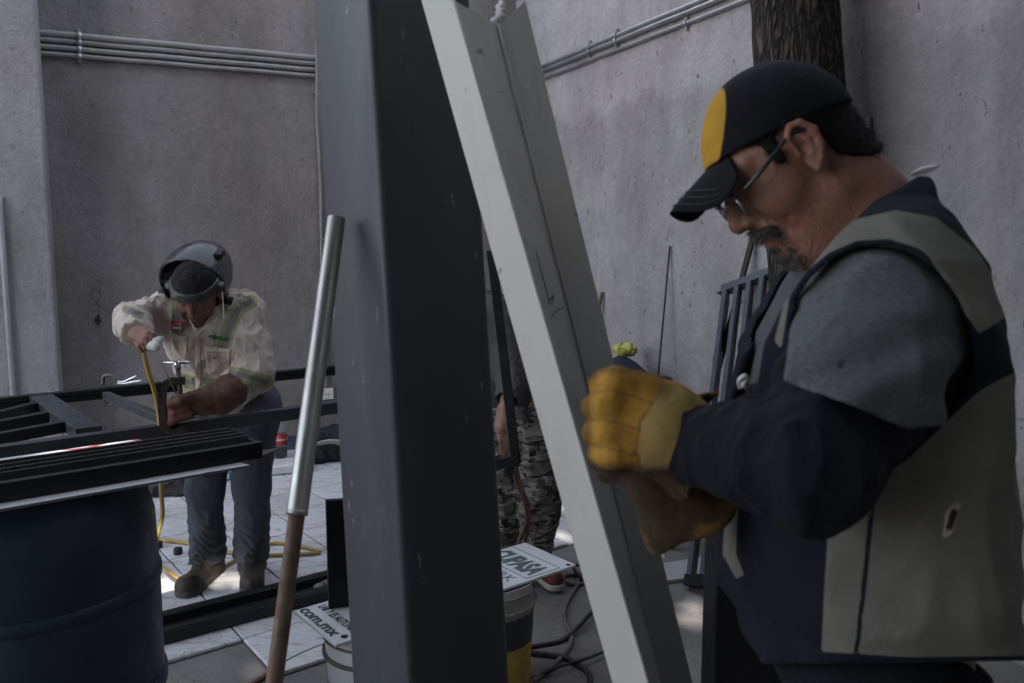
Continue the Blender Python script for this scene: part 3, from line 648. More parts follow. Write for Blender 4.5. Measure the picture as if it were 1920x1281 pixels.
# ---- rods and bars leaning on the right wall
def lean(name, xa, ya, base_off, r, mat, label, xb=None, yb=None, flat=False):
    a = onplane(xa, ya, CORNER+RN*(r+.004), RN); b = onplane(xb, yb, CORNER+RN*.25, RN) if xb else None
    if b is not None:
        # foot: continue the seen line to the ground, standing off the wall
        t = ray(xb, yb); 
        lo_, hi_ = .01, .9
        for _ in range(40):
            md_ = (lo_+hi_)/2; b = onplane(xb, yb, CORNER+RN*md_, RN); d = b-a; f = a + d*(-a.z/d.z); off = (f-CORNER).dot(RN)
            if off > base_off: hi_ = md_
            else: lo_ = md_
    else: f = Vector((a.x, a.y, 0))+RN*base_off
    d = (f-a).normalized(); f = f - d*r*1.0
    m = MB()
    if flat: m.bar(a, f, r*2.6, r, up=RN)
    else: m.tube([a, a.lerp(f, .5)+RN*-.0, f], r, 10)
    return tag(m.build(name, mat), label, 'rod')
darkrod = simple('dark_rod', (.045, .04, .04), .6, .5, .3, 20)
lean('thin_rod', 1256, 462, .22, .0055, darkrod, 'thin dark rod leaning alone against the right wall', 1234, 705)
lean('flat_bar', 1413, 440, .45, .012, darkrod, 'dark flat bar leaning on the right wall beside the slatted panel', 1326, 770, True)
lean('short_bar', 1129, 548, .25, .012, rustp, 'rusty bar end showing beside the cream beam', 1118, 600)
lean('steel_pipe', 1630, 222, .30, .014, M['clampgrey'], 'grey pipe standing against the wall behind the neck of the capped man', 1640, 420)
# ---- stuffed bags by the right wall
# ================================================================== signed distance modelling for soft things and people
def A3(p): return np.array(p, dtype=np.float32)
def sm(a, b, k):                                        # smooth union
    h = np.clip(.5+.5*(b-a)/k, 0, 1); return b*(1-h)+a*h - k*h*(1-h)
def smx(a, b, k): return -sm(-a, -b, k)                 # smooth intersection
def cap(p, a, b, r1, r2=None):
    a = A3(a); b = A3(b); r2 = r1 if r2 is None else r2; ba = b-a; pa = p-a
    t = np.clip((pa@ba)/max(1e-9, float(ba@ba)), 0, 1); return np.linalg.norm(pa-t[:, None]*ba, axis=1) - (r1+(r2-r1)*t)
def chain(p, pts, rs, k=.02):
    d = None
    for i in range(len(pts)-1):
        q = cap(p, pts[i], pts[i+1], rs[i], rs[i+1]); d = q if d is None else sm(d, q, k)
    return d
def ell(p, c, r, ax=None):
    q = p-A3(c)
    if ax is not None: q = q@np.array(ax, dtype=np.float32).T
    r = A3(r); k0 = np.linalg.norm(q/r, axis=1); k1 = np.linalg.norm(q/(r*r), axis=1)+1e-9; return k0*(k0-1)/k1
def rbox(p, c, h, r, ax=None):
    q = p-A3(c)
    if ax is not None: q = q@np.array(ax, dtype=np.float32).T
    q = np.abs(q)-(A3(h)-r); return np.linalg.norm(np.maximum(q, 0), axis=1)+np.minimum(q.max(axis=1), 0)-r
_rn = np.random.RandomState(5).rand(64, 64, 64).astype(np.float32)
def vn(p, s, seed=0):                                   # value noise 0..1
    q = p*s+seed*17.3; i = np.floor(q).astype(int); f = (q-i).astype(np.float32); f = f*f*(3-2*f); i &= 63; j = (i+1) & 63
    g = lambda a, b, c: _rn[a, b, c]
    x0, y0, z0 = i.T; x1, y1, z1 = j.T; fx, fy, fz = f.T
    return ((g(x0,y0,z0)*(1-fx)+g(x1,y0,z0)*fx)*(1-fy)+(g(x0,y1,z0)*(1-fx)+g(x1,y1,z0)*fx)*fy)*(1-fz)+((g(x0,y0,z1)*(1-fx)+g(x1,y0,z1)*fx)*(1-fy)+(g(x0,y1,z1)*(1-fx)+g(x1,y1,z1)*fx)*fy)*fz
def nets(fn, lo, hi, h):
    lo = np.array(lo, float); hi = np.array(hi, float); n = np.maximum(4, np.ceil((hi-lo)/h).astype(int)+1)
    gx, gy, gz = (lo[k]+h*np.arange(n[k]) for k in range(3)); D = np.empty(n, np.float32)
    step = max(1, int(400000/(n[1]*n[2])))
    for i in range(0, n[0], step):
        X, Y, Z = np.meshgrid(gx[i:i+step], gy, gz, indexing='ij'); D[i:i+step] = fn(np.stack([X.ravel(), Y.ravel(), Z.ravel()], 1).astype(np.float32)).reshape(X.shape)
    S = D < 0
    # vertices: cells with mixed signs, at the mean of their edge crossings
    acc = np.zeros(tuple(n-1)+(3,), np.float32); cnt = np.zeros(tuple(n-1), np.float32)
    offs = [(0,0,0),(1,0,0),(0,1,0),(1,1,0),(0,0,1),(1,0,1),(0,1,1),(1,1,1)]
    sl = lambda o: tuple(slice(o[k], n[k]-1+o[k]) for k in range(3))
    for a in range(8):
        for b in range(a+1, 8):
            oa, ob = offs[a], offs[b]
            if sum(abs(x-y) for x, y in zip(oa, ob)) != 1: continue
            da, db = D[sl(oa)], D[sl(ob)]; cr = (da < 0) != (db < 0); idx = np.nonzero(cr)
            if len(idx[0]) == 0: continue
            t = da[idx]/(da[idx]-db[idx]); pos = np.array(oa, np.float32)+t[:, None]*(np.array(ob)-np.array(oa)).astype(np.float32)
            acc[idx] += pos; cnt[idx] += 1
    cells = np.nonzero(cnt > 0); vid = np.full(tuple(n-1), -1, np.int64); vid[cells] = np.arange(len(cells[0]))
    V = (np.stack(cells, 1)+acc[cells]/cnt[cells][:, None])*h+lo
    Q = []
    for ax in range(3):
        o = [0,0,0]; o[ax] = 1; a = S[tuple(slice(0, n[k]-o[k]) for k in range(3))]; b = S[tuple(slice(o[k], n[k]) for k in range(3))]
        idx = np.stack(np.nonzero(a != b), 1); u, v = (ax+1) % 3, (ax+2) % 3
        ok = (idx[:, u] > 0) & (idx[:, v] > 0) & (idx[:, u] < n[u]-1) & (idx[:, v] < n[v]-1); idx = idx[ok]; ins = a[tuple(idx.T)]
        def c(du, dv):
            q = idx.copy(); q[:, u] -= du; q[:, v] -= dv; return vid[tuple(q.T)]
        quad = np.stack([c(1,1), c(0,1), c(0,0), c(1,0)], 1); quad[~ins] = quad[~ins][:, ::-1]; Q.append(quad)
    return V, np.concatenate(Q)
def npmesh(name, V, Q, mat, parent=None, attrs=None, relax=1):
    for _ in range(relax):                              # a little smoothing along the quad edges
        s_ = np.zeros_like(V); c_ = np.zeros(len(V))
        for k in range(4):
            a, b = Q[:, k], Q[:, (k+1) % 4]
            for x in range(3): s_[:, x] += np.bincount(a, V[b, x], len(V))+np.bincount(b, V[a, x], len(V))
            c_ += np.bincount(a, minlength=len(V))+np.bincount(b, minlength=len(V))
        V = V*.45+.55*s_/np.maximum(c_, 1)[:, None]
    me = bpy.data.meshes.new(name); me.vertices.add(len(V)); me.vertices.foreach_set('co', V.astype(np.float32).ravel())
    me.loops.add(4*len(Q)); me.loops.foreach_set('vertex_index', Q.ravel().astype(np.int32)); me.polygons.add(len(Q))
    me.polygons.foreach_set('loop_start', np.arange(0, 4*len(Q), 4, dtype=np.int32)); me.polygons.foreach_set('loop_total', np.full(len(Q), 4, np.int32))
    me.update(calc_edges=True); me.polygons.foreach_set('use_smooth', np.ones(len(Q), bool))
    for k, f in (attrs or {}).items():
        at = me.attributes.new(k, 'FLOAT', 'POINT'); at.data.foreach_set('value', f(V.astype(np.float32)).astype(np.float32))
    me.materials.append(mat); return link(bpy.data.objects.new(name, me), parent)
def bounds(pts, pad):
    a = np.array([tuple(p) for p in pts]); return a.min(0)-pad, a.max(0)+pad
def soft(name, fn, lo, hi, h, mat, parent=None, attrs=None, relax=1):
    V, Q = nets(fn, lo, hi, h); return npmesh(name, V, Q, mat, parent, attrs, relax)
def softjoin(name, pieces, mat, parent=None, attrs=None, relax=1):
    Vs, Qs, n = [], [], 0
    for fn, lo, hi, h in pieces:
        V, Q = nets(fn, lo, hi, h); Vs.append(V); Qs.append(Q+n); n += len(V)
    return npmesh(name, np.concatenate(Vs), np.concatenate(Qs), mat, parent, attrs, relax)
def poly2d(x, y, pts):                                  # signed distance to a polygon in 2-D, negative inside
    pts = np.array(pts, np.float32); d = np.full(len(x), 1e9, np.float32); ins = np.zeros(len(x), bool); m = len(pts)
    for i in range(m):
        a = pts[i]; b = pts[(i+1) % m]; e = b-a; wx, wy = x-a[0], y-a[1]; t = np.clip((wx*e[0]+wy*e[1])/(e@e+1e-9), 0, 1)
        d = np.minimum(d, np.hypot(wx-e[0]*t, wy-e[1]*t))
        c = (a[1] > y) != (b[1] > y); xi = a[0]+(y-a[1])*e[0]/(e[1] if abs(e[1]) > 1e-6 else 1e-6); ins ^= c & (x < xi)
    return np.where(ins, -d, d)
def line2d(x, y, pts, wd):                              # distance to an open polyline minus width
    d = np.full(len(x), 1e9, np.float32)
    for a, b in zip(pts[:-1], pts[1:]):
        ex, ey = b[0]-a[0], b[1]-a[1]; wx, wy = x-a[0], y-a[1]; t = np.clip((wx*ex+wy*ey)/(ex*ex+ey*ey+1e-9), 0, 1); d = np.minimum(d, np.hypot(wx-ex*t, wy-ey*t))
    return d-wd
def folds(p, s=10, amp=.017, st=(1.2, 1.2, .5), seed=0):
    q = p*A3(st); w_ = vn(q+.06*np.stack([vn(p, 9, seed+3), vn(p, 9, seed+5), vn(p, 9, seed+7)], 1), s, seed); r1 = 1-np.abs(2*w_-1); w2 = vn(q, s*2.3, seed+2); r2 = 1-np.abs(2*w2-1)
    return -amp*(r1**3*.9+r2**3*.5-.45)
# ---- cloth / skin materials
def cloth(name, c, var=.15, weave=900, fold=18, fstr=.25, dirt=None, dthr=.6, attrs=(), rough=.9, sheen=.015, stretch=(1,1,1), melange=0):
    m, nt, b = newmat(name); v = mapped(nt); vs = mapped(nt, stretch)
    col = ramp(nt, noise(nt, vs, 5, 8, .65), [(.3, tuple(x*(1-var) for x in c)), (.7, tuple(x*(1+var) for x in c))])
    if melange: col = mix(nt, 1.0, col, ramp(nt, noise(nt, mapped(nt, (1, 1, 3)), 160, 4, .8), [(.35, 1-melange), (.65, 1+melange)]), 'MULTIPLY')
    for an, c2, soft_ in attrs:                         # panels of another colour, where the attribute is negative
        at = N(nt, 'Attribute'); at.attribute_name = an; f = mapr(nt, at.outputs['Fac'], soft_, -soft_)
        c2n = ramp(nt, noise(nt, vs, 6, 8, .65), [(.3, tuple(x*(1-var) for x in c2)), (.7, tuple(x*(1+var) for x in c2))]); col = mix(nt, f, col, c2n)
    if dirt is not None: col = mix(nt, ramp(nt, noise(nt, v, 7, 9, .75), [(dthr, 0.0), (min(.98, dthr+.16), .7)]), col, dirt)
    L(nt, col, b.inputs['Base Color']); b.inputs['Roughness'].default_value = rough; b.inputs['Specular IOR Level'].default_value = .12
    b.inputs['Sheen Weight'].default_value = sheen; b.inputs['Sheen Roughness'].default_value = .6
    nb = bump(nt, noise(nt, vs, fold, 4, .5, .8), fstr, .02); nb = bump(nt, noise(nt, v, weave, 2), .15, .001, nb); L(nt, nb, b.inputs['Normal']); return m
def skin(name, c, red):
    m, nt, b = newmat(name); v = mapped(nt)
    col = mix(nt, ramp(nt, noise(nt, v, 14, 6, .6), [(.38, 0.0), (.66, 1.0)]), c, red)
    col = mix(nt, ramp(nt, noise(nt, v, 38, 6, .7), [(.48, 0.0), (.72, .55)]), col, tuple(x*.62 for x in c))
    col = mix(nt, ramp(nt, noise(nt, v, 150, 4, .7), [(.55, 0.0), (.75, .5)]), col, tuple(x*.45 for x in c))
    L(nt, col, b.inputs['Base Color']); L(nt, ramp(nt, noise(nt, v, 60, 5), [(.3, .36), (.7, .62)]), b.inputs['Roughness']); b.inputs['Specular IOR Level'].default_value = .45
    b.inputs['Subsurface Weight'].default_value = .06; b.inputs['Subsurface Radius'].default_value = (.012, .005, .003); b.inputs['Subsurface Scale'].default_value = .4
    wv = noise(nt, mapped(nt, (1, 1, 1), (.6, 0, .3)), 70, 3, .5, 1.5)
    nb = bump(nt, noise(nt, v, 230, 5, .7), .5, .002); nb = bump(nt, wv, .5, .004, nb); L(nt, nb, b.inputs['Normal']); return m
def hairmat(name, c, tip):
    m, nt, b = newmat(name); n_ = noise(nt, mapped(nt), 420, 3, .7); L(nt, ramp(nt, n_, [(.35, c), (.7, tip)]), b.inputs['Base Color']); b.inputs['Roughness'].default_value = .6
    b.inputs['Specular IOR Level'].default_value = .12; L(nt, bump(nt, n_, .8, .003), b.inputs['Normal']); return m
def tufts(name, V, Nn, length, width, mat, parent, droop, jitter, seed):
    # short separate hairs standing on a surface
    r_ = np.random.RandomState(seed); n = len(V); d = Nn+droop+r_.normal(scale=jitter, size=(n, 3)); d /= np.linalg.norm(d, axis=1)[:, None]
    s_ = np.cross(d, r_.normal(size=(n, 3))); s_ /= np.linalg.norm(s_, axis=1)[:, None]; L_ = length*r_.uniform(.5, 1.2, (n, 1))
    W = np.stack([V-s_*width, V+s_*width, V+d*L_], 1).reshape(-1, 3); me = bpy.data.meshes.new(name); me.from_pydata(W.tolist(), [], np.arange(3*n).reshape(-1, 3).tolist()); me.update(); me.materials.append(mat)
    return link(bpy.data.objects.new(name, me), parent)
# ---- a head in its own frame: a forward, b up, l sideways, origin between the ear holes
HEADK = 1.0
def head_local(a, b, l, ears=True, fine=True):
    a = a+.010*np.clip(a/.06, 0, 1); s = np.abs(l); p = np.stack([a, b, s], 1); p0 = np.stack([a, b, l], 1)
    d = ell(p0, (.004, .039, 0), (.093, .086, .076))
    d = sm(d, ell(p0, (.048, -.014, 0), (.056, .078, .060)), .03)
    d = sm(d, cap(p, (.000, -.052, .048), (.066, -.090, .018), .017, .017), .025)
    d = sm(d, cap(p0, (.070, -.094, -.012), (.070, -.094, .012), .021), .022)
    d = sm(d, ell(p, (.060, -.020, .036), (.032, .026, .026)), .018)                 # cheekbones
    d = sm(d, cap(p, (.093, .034, .008), (.080, .036, .045), .012, .010), .014)      # brow
    d = smx(d, -ell(p, (.108, .012, .033), (.018, .015, .020)), .012)                # sockets
    d = sm(d, ell(p, (.083, .010, .032), (.0135, .0125, .014)), .004)               # lids over the eyeballs
    d = sm(d, chain(p0, [(.092, .030, 0), (.107, .002, 0), (.116, -.020, 0)], [.008, .0095, .0125], .006), .010)
    d = sm(d, ell(p, (.103, -.025, .012), (.013, .009, .0085)), .006)                # nostril wings
    d = smx(d, -ell(p, (.106, -.035, .007), (.007, .005, .004)), .004)
    d = sm(d, ell(p0, (.087, -.048, 0), (.018, .017, .030)), .014)
    d = sm(d, cap(p, (.1025, -.0515, 0), (.091, -.0545, .022), .0058, .004), .006)   # lips
    d = sm(d, cap(p, (.1000, -.0635, 0), (.090, -.0605, .020), .0068, .004), .006)
    d = smx(d, -cap(p, (.1085, -.0575, 0), (.094, -.0575, .025), .0020, .0016), .003)
    d = smx(d, -cap(p, (.098, -.020, .026), (.082, -.060, .036), .0022, .0035), .010)  # smile crease
    if ears:
        p = (p-A3((.017, .010, .079)))/.90+A3((0, 0, .079))
        e = ell(p, (-.006, .000, .078), (.019, .031, .010))
        e = smx(e, -ell(p, (.004, -.001, .090), (.010, .014, .010)), .004)
        rim = [(.014, .006, .083), (.013, .022, .086), (.002, .032, .088), (-.014, .028, .091), (-.023, .010, .092), (-.020, -.010, .089), (-.010, -.025, .085), (.001, -.033, .082), (.006, -.024, .080)]
        e = sm(e, chain(p, rim, [.004, .0045, .0048, .005, .005, .0046, .0048, .0065, .005], .004), .005)
        e = sm(e, chain(p, [(.0, .018, .085), (-.010, .006, .087), (-.007, -.012, .085)], [.003, .0045, .004], .004), .004)
        e = sm(e, ell(p, (.0135, -.004, .082), (.004, .006, .005)), .004)
        d = sm(d, e*.90, .008)
    return d
class Head:
    def __init__(s, origin, F, U, k=1.0):
        s.o = A3(origin); s.F = A3(F.normalized()); U = (U - F.normalized()*U.dot(F.normalized())).normalized(); s.U = A3(U); s.L = A3(F.normalized().cross(U)); s.k = k
    def loc(s, p): q = (p-s.o)/s.k; return q@s.F, q@s.U, q@s.L
    def w(s, a, b, l): return Vector((s.o+s.k*(a*s.F+b*s.U+l*s.L)).tolist())
    def sdf(s, p): return head_local(*s.loc(p))*s.k
# ================================================================== the man in the cap (foreground)
D0 = 1.05
pitch = R(38)
IL, IU = -AX_R, AX_U
Fh = IL*math.cos(pitch) - IU*math.sin(pitch); Uh = IU*math.cos(pitch) + IL*math.sin(pitch)
H1 = Head(P(1490, 302, D0), Fh, Uh)
man = empty('person', (P(1650, 1000, D0).x, P(1650, 1000, D0).y+.02, 0), 'man in black and yellow cap and work vest looking down at his gloves', 'person')
skin1 = skin('tanned_skin', (.27, .138, .090), (.29, .118, .084))
rows = np.array([ # py, front px, back px, half width sideways (m)
    (330, 1590, 1690, .050), (400, 1565, 1755, .085), (450, 1535, 1800, .145), (520, 1492, 1846, .190), (620, 1444, 1884, .208), (740, 1412, 1903, .205), (880, 1388, 1912, .205),
    (1000, 1372, 1906, .210), (1120, 1394, 1893, .205), (1235, 1452, 1884, .195), (1330, 1500, 1870, .18), (1420, 1540, 1850, .16)], np.float32)
rows[:, 2] = 960+(rows[:, 2]-960)*np.interp(rows[:, 0], [330, 450, 620, 1000, 1420], [.97, .86, .865, .905, .915])
def frame1(p):
    v = p-np.array(CAM, np.float32); dep = v@A3(AX_F); return CX+F_PX*(v@A3(AX_R))/D0, CY-F_PX*(v@A3(AX_U))/D0, dep-D0
def torso1(p):
    x, y, l = frame1(p); s = D0/F_PX
    f = np.interp(y, rows[:, 0], rows[:, 1]); b = np.interp(y, rows[:, 0], rows[:, 2]); w_ = np.interp(y, rows[:, 0], rows[:, 3])
    c = (f+b)/2; ha = (b-f)/2*s; q = np.sqrt((np.abs((x-c)*s)/ha)**2.2+(np.abs(l)/w_)**2.2+1e-9)**(2/2.2) if False else ((np.abs((x-c)*s)/ha)**2.3+(np.abs(l)/w_)**2.3+1e-9)**(1/2.3)
    d = (q-1)*np.minimum(ha, w_)*.85
    return smx(smx(d, (330-y)*s, .03), (y-1400)*s, .05)
S1 = P(1640, 618, .90); E1 = P(1528, 872, .775); W1 = P(1285, 832, .925)
S2 = P(1640, 560, 1.21); E2 = P(1500, 880, 1.27); W2 = P(1300, 900, 1.09)
neck_a = H1.w(-.030, -.030, 0); neck_b = P(1632, 430, D0)
def arm1(p, e=0.0): return chain(p, [S1, S1.lerp(E1, .5), E1, E1.lerp(W1, .35), W1], [.072+e, .060+e, .049+e, .044+e, .036+e], .03)
def arm2(p, e=0.0): return chain(p, [S2, E2, W2], [.075+e, .055+e, .036+e], .03)
def neck1(p):
    d = cap(p, neck_a, neck_b, .056, .070); d = sm(d, cap(p, H1.w(.035, -.075, 0), P(1570, 455, D0), .040, .05), .04); return d
def headneck(p):
    a, b, l = H1.loc(p); d = sm(H1.sdf(p), neck1(p), .03)
    for q0, q1, r_ in (((.062, .008, .060), (.050, .016, .071), .0012), ((.060, .000, .062), (.046, .000, .073), .0012), ((.060, -.008, .062), (.047, -.014, .072), .0012), ((.076, -.024, .038), (.064, -.050, .048), .0014)):
        for sg_ in (-1, 1): d = smx(d, -cap(np.stack([a, b, l*sg_], 1), q0, q1, r_), .004)
    # neck creases below the jaw
    for (q0, q1) in (((1508, 392), (1530, 470)), ((1530, 392), (1556, 452)), ((1552, 396), (1582, 436))):
        d = smx(d, -cap(p, P(*q0, .965), P(*q1, .968), .004), .010)
    return d
hipL, hipR = P(1660, 1330, D0-.10), P(1660, 1330, D0+.10)
fz = Vector((man.location.x, man.location.y, 0))
kneeL = Vector((hipL.x-.02, hipL.y, .50)); kneeR = Vector((hipR.x-.02, hipR.y, .50)); ankL = Vector((hipL.x+.03, hipL.y, .09)); ankR = Vector((hipR.x+.03, hipR.y, .09))
def legs1(p, e=0.): return np.minimum(chain(p, [hipL, kneeL, ankL], [.098+e, .068+e, .05+e], .03), chain(p, [hipR, kneeR, ankR], [.098+e, .068+e, .05+e], .03))
def body1(p): return sm(sm(torso1(p)+.02, np.minimum(arm1(p, -.012), arm2(p, -.012)), .03), sm(neck1(p)+.006, legs1(p, -.012), .02), .02)
lo_h, hi_h = np.array(H1.o)-[.175, .11, .16], np.array(H1.o)+[.20, .11, .145]
allp = [S1, E1, W1, S2, E2, W2, P(1370, 1000, D0), P(1915, 900, D0), ankL, ankR, P(1600, 350, D0)]
lo_b, hi_b = bounds(allp, .10); lo_b[2] = .0
softjoin('body', [(headneck, lo_h, hi_h, .0028), (body1, lo_b, hi_b, .013)], skin1, man)
# hair at the back and sides
hairm = hairmat('dark_hair', (.008, .007, .007), (.024, .021, .020))
def hair1(p):
    a, b, l = H1.loc(p); d = headneck(p)-.0025-.004*vn(p, 240)
    reg = poly2d(a, b, [(.062, .075), (.062, .052), (.048, .044), (.046, .012), (.036, .006), (.032, .040), (.006, .048), (-.014, .022), (-.020, -.022), (-.034, -.036), (-.055, -.050), (-.078, -.056), (-.10, -.046), (-.14, 0), (-.12, .12), (.0, .14)])
    return np.maximum(np.maximum(d, reg), b-(.044+.25*a))
hair_o = soft('hair', hair1, lo_h, hi_h, .0032, hairm, man)
# goatee and moustache
beardm = hairmat('grey_beard', (.02, .018, .017), (.15, .14, .135))
def beard1(p):
    a, b, l = H1.loc(p); d = H1.sdf(p)-.0008-.0035*vn(p, 200); s = np.abs(l)
    chin = poly2d(a, b, [(.098, -.068), (.090, -.070), (.078, -.074), (.060, -.070), (.052, -.090), (.040, -.108), (.062, -.140), (.105, -.135), (.115, -.09)])
    chin = np.maximum(chin, s-.034)
    mus = np.maximum(poly2d(a, b, [(.117, -.038), (.100, -.036), (.078, -.046), (.064, -.068), (.062, -.084), (.076, -.080), (.084, -.064), (.092, -.054), (.118, -.0505)]), s-.032)
    return np.maximum(d, np.minimum(chin, mus))
bo = soft('goatee', beard1, H1.o-.16, H1.o+.16, .0035, beardm, man)
def fuzz(o, name, count, length, width, mat, droop, jit, seed, sel=None):
    me = o.data; n = len(me.vertices); co = np.empty(n*3, np.float32); no = np.empty(n*3, np.float32); me.vertices.foreach_get('co', co); me.vertices.foreach_get('normal', no); co = co.reshape(-1, 3); no = no.reshape(-1, 3)
    ii = np.arange(n) if sel is None else np.nonzero(sel(co))[0]
    r_ = np.random.RandomState(seed); k = r_.choice(ii, count); return tufts(name, co[k]+r_.normal(scale=.0015, size=(count, 3)), no[k], length, width, mat, man, droop, jit, seed)
fuzz(hair_o, 'hair_strands', 7000, .007, .0004, hairm, np.array([.5, 0, -.8]), .45, 3)
b1 = simple('beard_hair_light', (.15, .145, .14), .6); b2 = simple('beard_hair_dark', (.03, .027, .025), .6)
fuzz(bo, 'beard_hair', 4200, .0075, .00035, b1, np.array([-.2, 0, -.9]), .5, 1); fuzz(bo, 'beard_hair', 3600, .007, .00035, b2, np.array([-.2, 0, -.9]), .5, 2)
# ---- cap
capm = cloth('cap_black', (.008, .009, .012), .25, 700, 30, .15, attrs=(('yellow', (.42, .23, .03), .0012),))
def cap_dome(p):
    a, b, l = H1.loc(p); q = np.stack([a, b, l], 1); d = sm(ell(q, (.000, .031, 0), (.096, .084, .085)), head_local(a, b, l, False)-.007, .012)
    d = np.maximum(d, -(d+.006)) ; return np.maximum(d, -(b-(.037+.25*a)))*H1.k
def yel(p): 
    a, b, l = H1.loc(p); return .092-(b-.054)*.95-a
soft('cap', cap_dome, lo_h, hi_h, .003, capm, man, {'yellow': lambda p: yel(p)})
brimm = cloth('cap_brim_cloth', (.010, .011, .013), .25, 700, 20, .1)
V = []; Fc = []; NL_, NA_ = 28, 12
for side in (1, -1):
    for i in range(NL_+1):
        l_ = -.0685+.137*i/NL_; ae = .086+.079*math.sqrt(max(0, 1-(l_/.0690)**2)); a0_ = min(.068+.024*(l_/.069)**2, ae)
        for k in range(NA_+1):
            a_ = a0_+(ae-a0_)*k/NA_; th_ = .0024*math.sqrt(max(0, 1-(k/NA_)**6)); V.append(H1.w(a_, .056-.17*(a_-.09)-(2.4+120*max(0, a_-.061))*l_*l_+side*th_+.0025, l_))
n_ = (NL_+1)*(NA_+1)
for i in range(NL_):
    for k in range(NA_):
        q = (i*(NA_+1)+k, i*(NA_+1)+k+1, (i+1)*(NA_+1)+k+1, (i+1)*(NA_+1)+k); Fc.append(q); Fc.append(tuple(n_+t for t in reversed(q)))
for i in range(NL_): 
    e = i*(NA_+1)+NA_; g2 = e+NA_+1; Fc.append((e, n_+e, n_+g2, g2)); e = i*(NA_+1); g2 = e+NA_+1; Fc.append((g2, n_+g2, n_+e, e))
meshobj('cap_brim', V, Fc, brimm, man, True)
for k_, off_ in enumerate((.90, .78, .66)):                # rows of stitching on the brim
    pts = []
    for i in range(25):
        l_ = -.058+.116*i/24; ae = .086+.079*math.sqrt(1-(l_/.0690)**2); a_ = .070+(ae-.070)*off_; pts.append(H1.w(a_, .056-.17*(a_-.09)-(2.4+120*max(0, a_-.061))*l_*l_+.0054, l_))
    MB().tube(pts, .0007, 5).build('brim_stitching', simple('cap_thread', (.03, .03, .034), .8), man)
m = MB(); m.lathe([(.007, 0), (.006, .004), (0, .005)], H1.w(-.004, .119, 0), 12, H1.w(-.004, .2, 0)-H1.w(-.004, .119, 0)); m.build('cap_button', capm, man)
# ---- glasses
glm = simple('glasses_frame', (.02, .02, .022), .3); lensm = simple('lens_rim', (.35, .36, .38), .2, .8)
g_o = MB().tube(smooth_path([H1.w(.103, .006, -.009), H1.w(.108, .008, 0), H1.w(.103, .006, .009)], 4), .0013, 8).build('glasses', lensm, man)
for s_ in (-1, 1): MB().tube(smooth_path([H1.w(.000, .024, s_*.087), H1.w(.020, .031, s_*.086), H1.w(.040, .026, s_*.083), H1.w(.070, .018, s_*.079), H1.w(.097, .012, s_*.064)], 5), .0027, 8).build('temple_arm', glm, g_o)
for s_ in (-1, 1):
    c = (.102, .002, s_*.034); ring = [H1.w(c[0]+.004*math.cos(t)*0-.006*(abs(c[2]+.027*math.cos(t)*s_)-.034)/.027*1.0, c[1]+.0165*math.sin(t), c[2]+.0265*math.cos(t)) for t in [2*math.pi*k/28 for k in range(28)]]
    MB().tube(ring, .0019, 8, closed=True).build('lens_frame', lensm, g_o)
    ctr = sum(ring, Vector())/28; lens = meshobj('lens', ring+[ctr], [(k, (k+1) % 28, 28) for k in range(28)], None, g_o, True)
    gm, nt_, bb = newmat('glass_lens'); bb.inputs['Transmission Weight'].default_value = 1; bb.inputs['Roughness'].default_value = .02; bb.inputs['IOR'].default_value = 1.05; bb.inputs['Base Color'].default_value = (.9, .93, .95, 1); lens.data.materials.append(gm)
# ---- T-shirt: near sleeve, far sleeve, collar area
teem = cloth('grey_tee', (.088, .090, .096), .12, 800, 11, .35, melange=.32)
def wr(p, s=9, amp=.006, st=(1, 1, .45), seed=0): 
    q = p*A3(st); w_ = vn(q, s, seed)-.5; w2 = vn(q+.35*vn(p, 6, 2)[:, None], s*2.1, seed+1)-.5; return amp*(2*w_+1.0*w2)
def sleeve1(p):
    d = arm1(p, .015)
    u = np.array((E1-S1).normalized(), np.float32); t = (p-A3(S1))@u
    x, y, dd = proj(p); hem = poly2d(x, y, [(1468, 716), (1600, 762), (1700, 806), (1770, 800), (1840, 700), (1840, 600), (1800, 540), (1740, 482), (1670, 448), (1600, 450), (1540, 490), (1490, 550)])*.00055
    fold = .007*np.sin((x*.4+y*.9)*.055+3*vn(p, 8))*np.clip((y-540)/160, 0, 1)
    d = d+wr(p, 10, .003)+fold*.5+folds(p, 8, .010, (1, 1, .7), 21)
    return np.maximum(np.maximum(d, hem), -(d+.009))
lo_s, hi_s = bounds([S1, E1, P(1690, 560, .95)], .14)
def logo(p):
    x, y, dd = proj(p); return np.minimum(line2d(x, y, [(1568, 692), (1584, 676)], 2.2), np.minimum(line2d(x, y, [(1570, 678), (1582, 692)], 2.6), line2d(x, y, [(1577, 674), (1576, 695)], 1.4)))
teel = cloth('grey_tee_logo', (.088, .090, .096), .12, 800, 11, .3, melange=.34, attrs=(('logo', (.03, .03, .035), .8),))
soft('tee_sleeve', sleeve1, lo_s, hi_s, .0038, teel, man, {'logo': logo}, 3)
def tee(p):
    d = torso1(p)+.004+wr(p, 12, .003); d = np.maximum(d, -(d+.012)); x, y, l = frame1(p); return np.maximum(np.maximum(d, (415-y)*.0007), (y-900)*.0007)
soft('tee_body', tee, lo_b, hi_b, .009, teem, man)
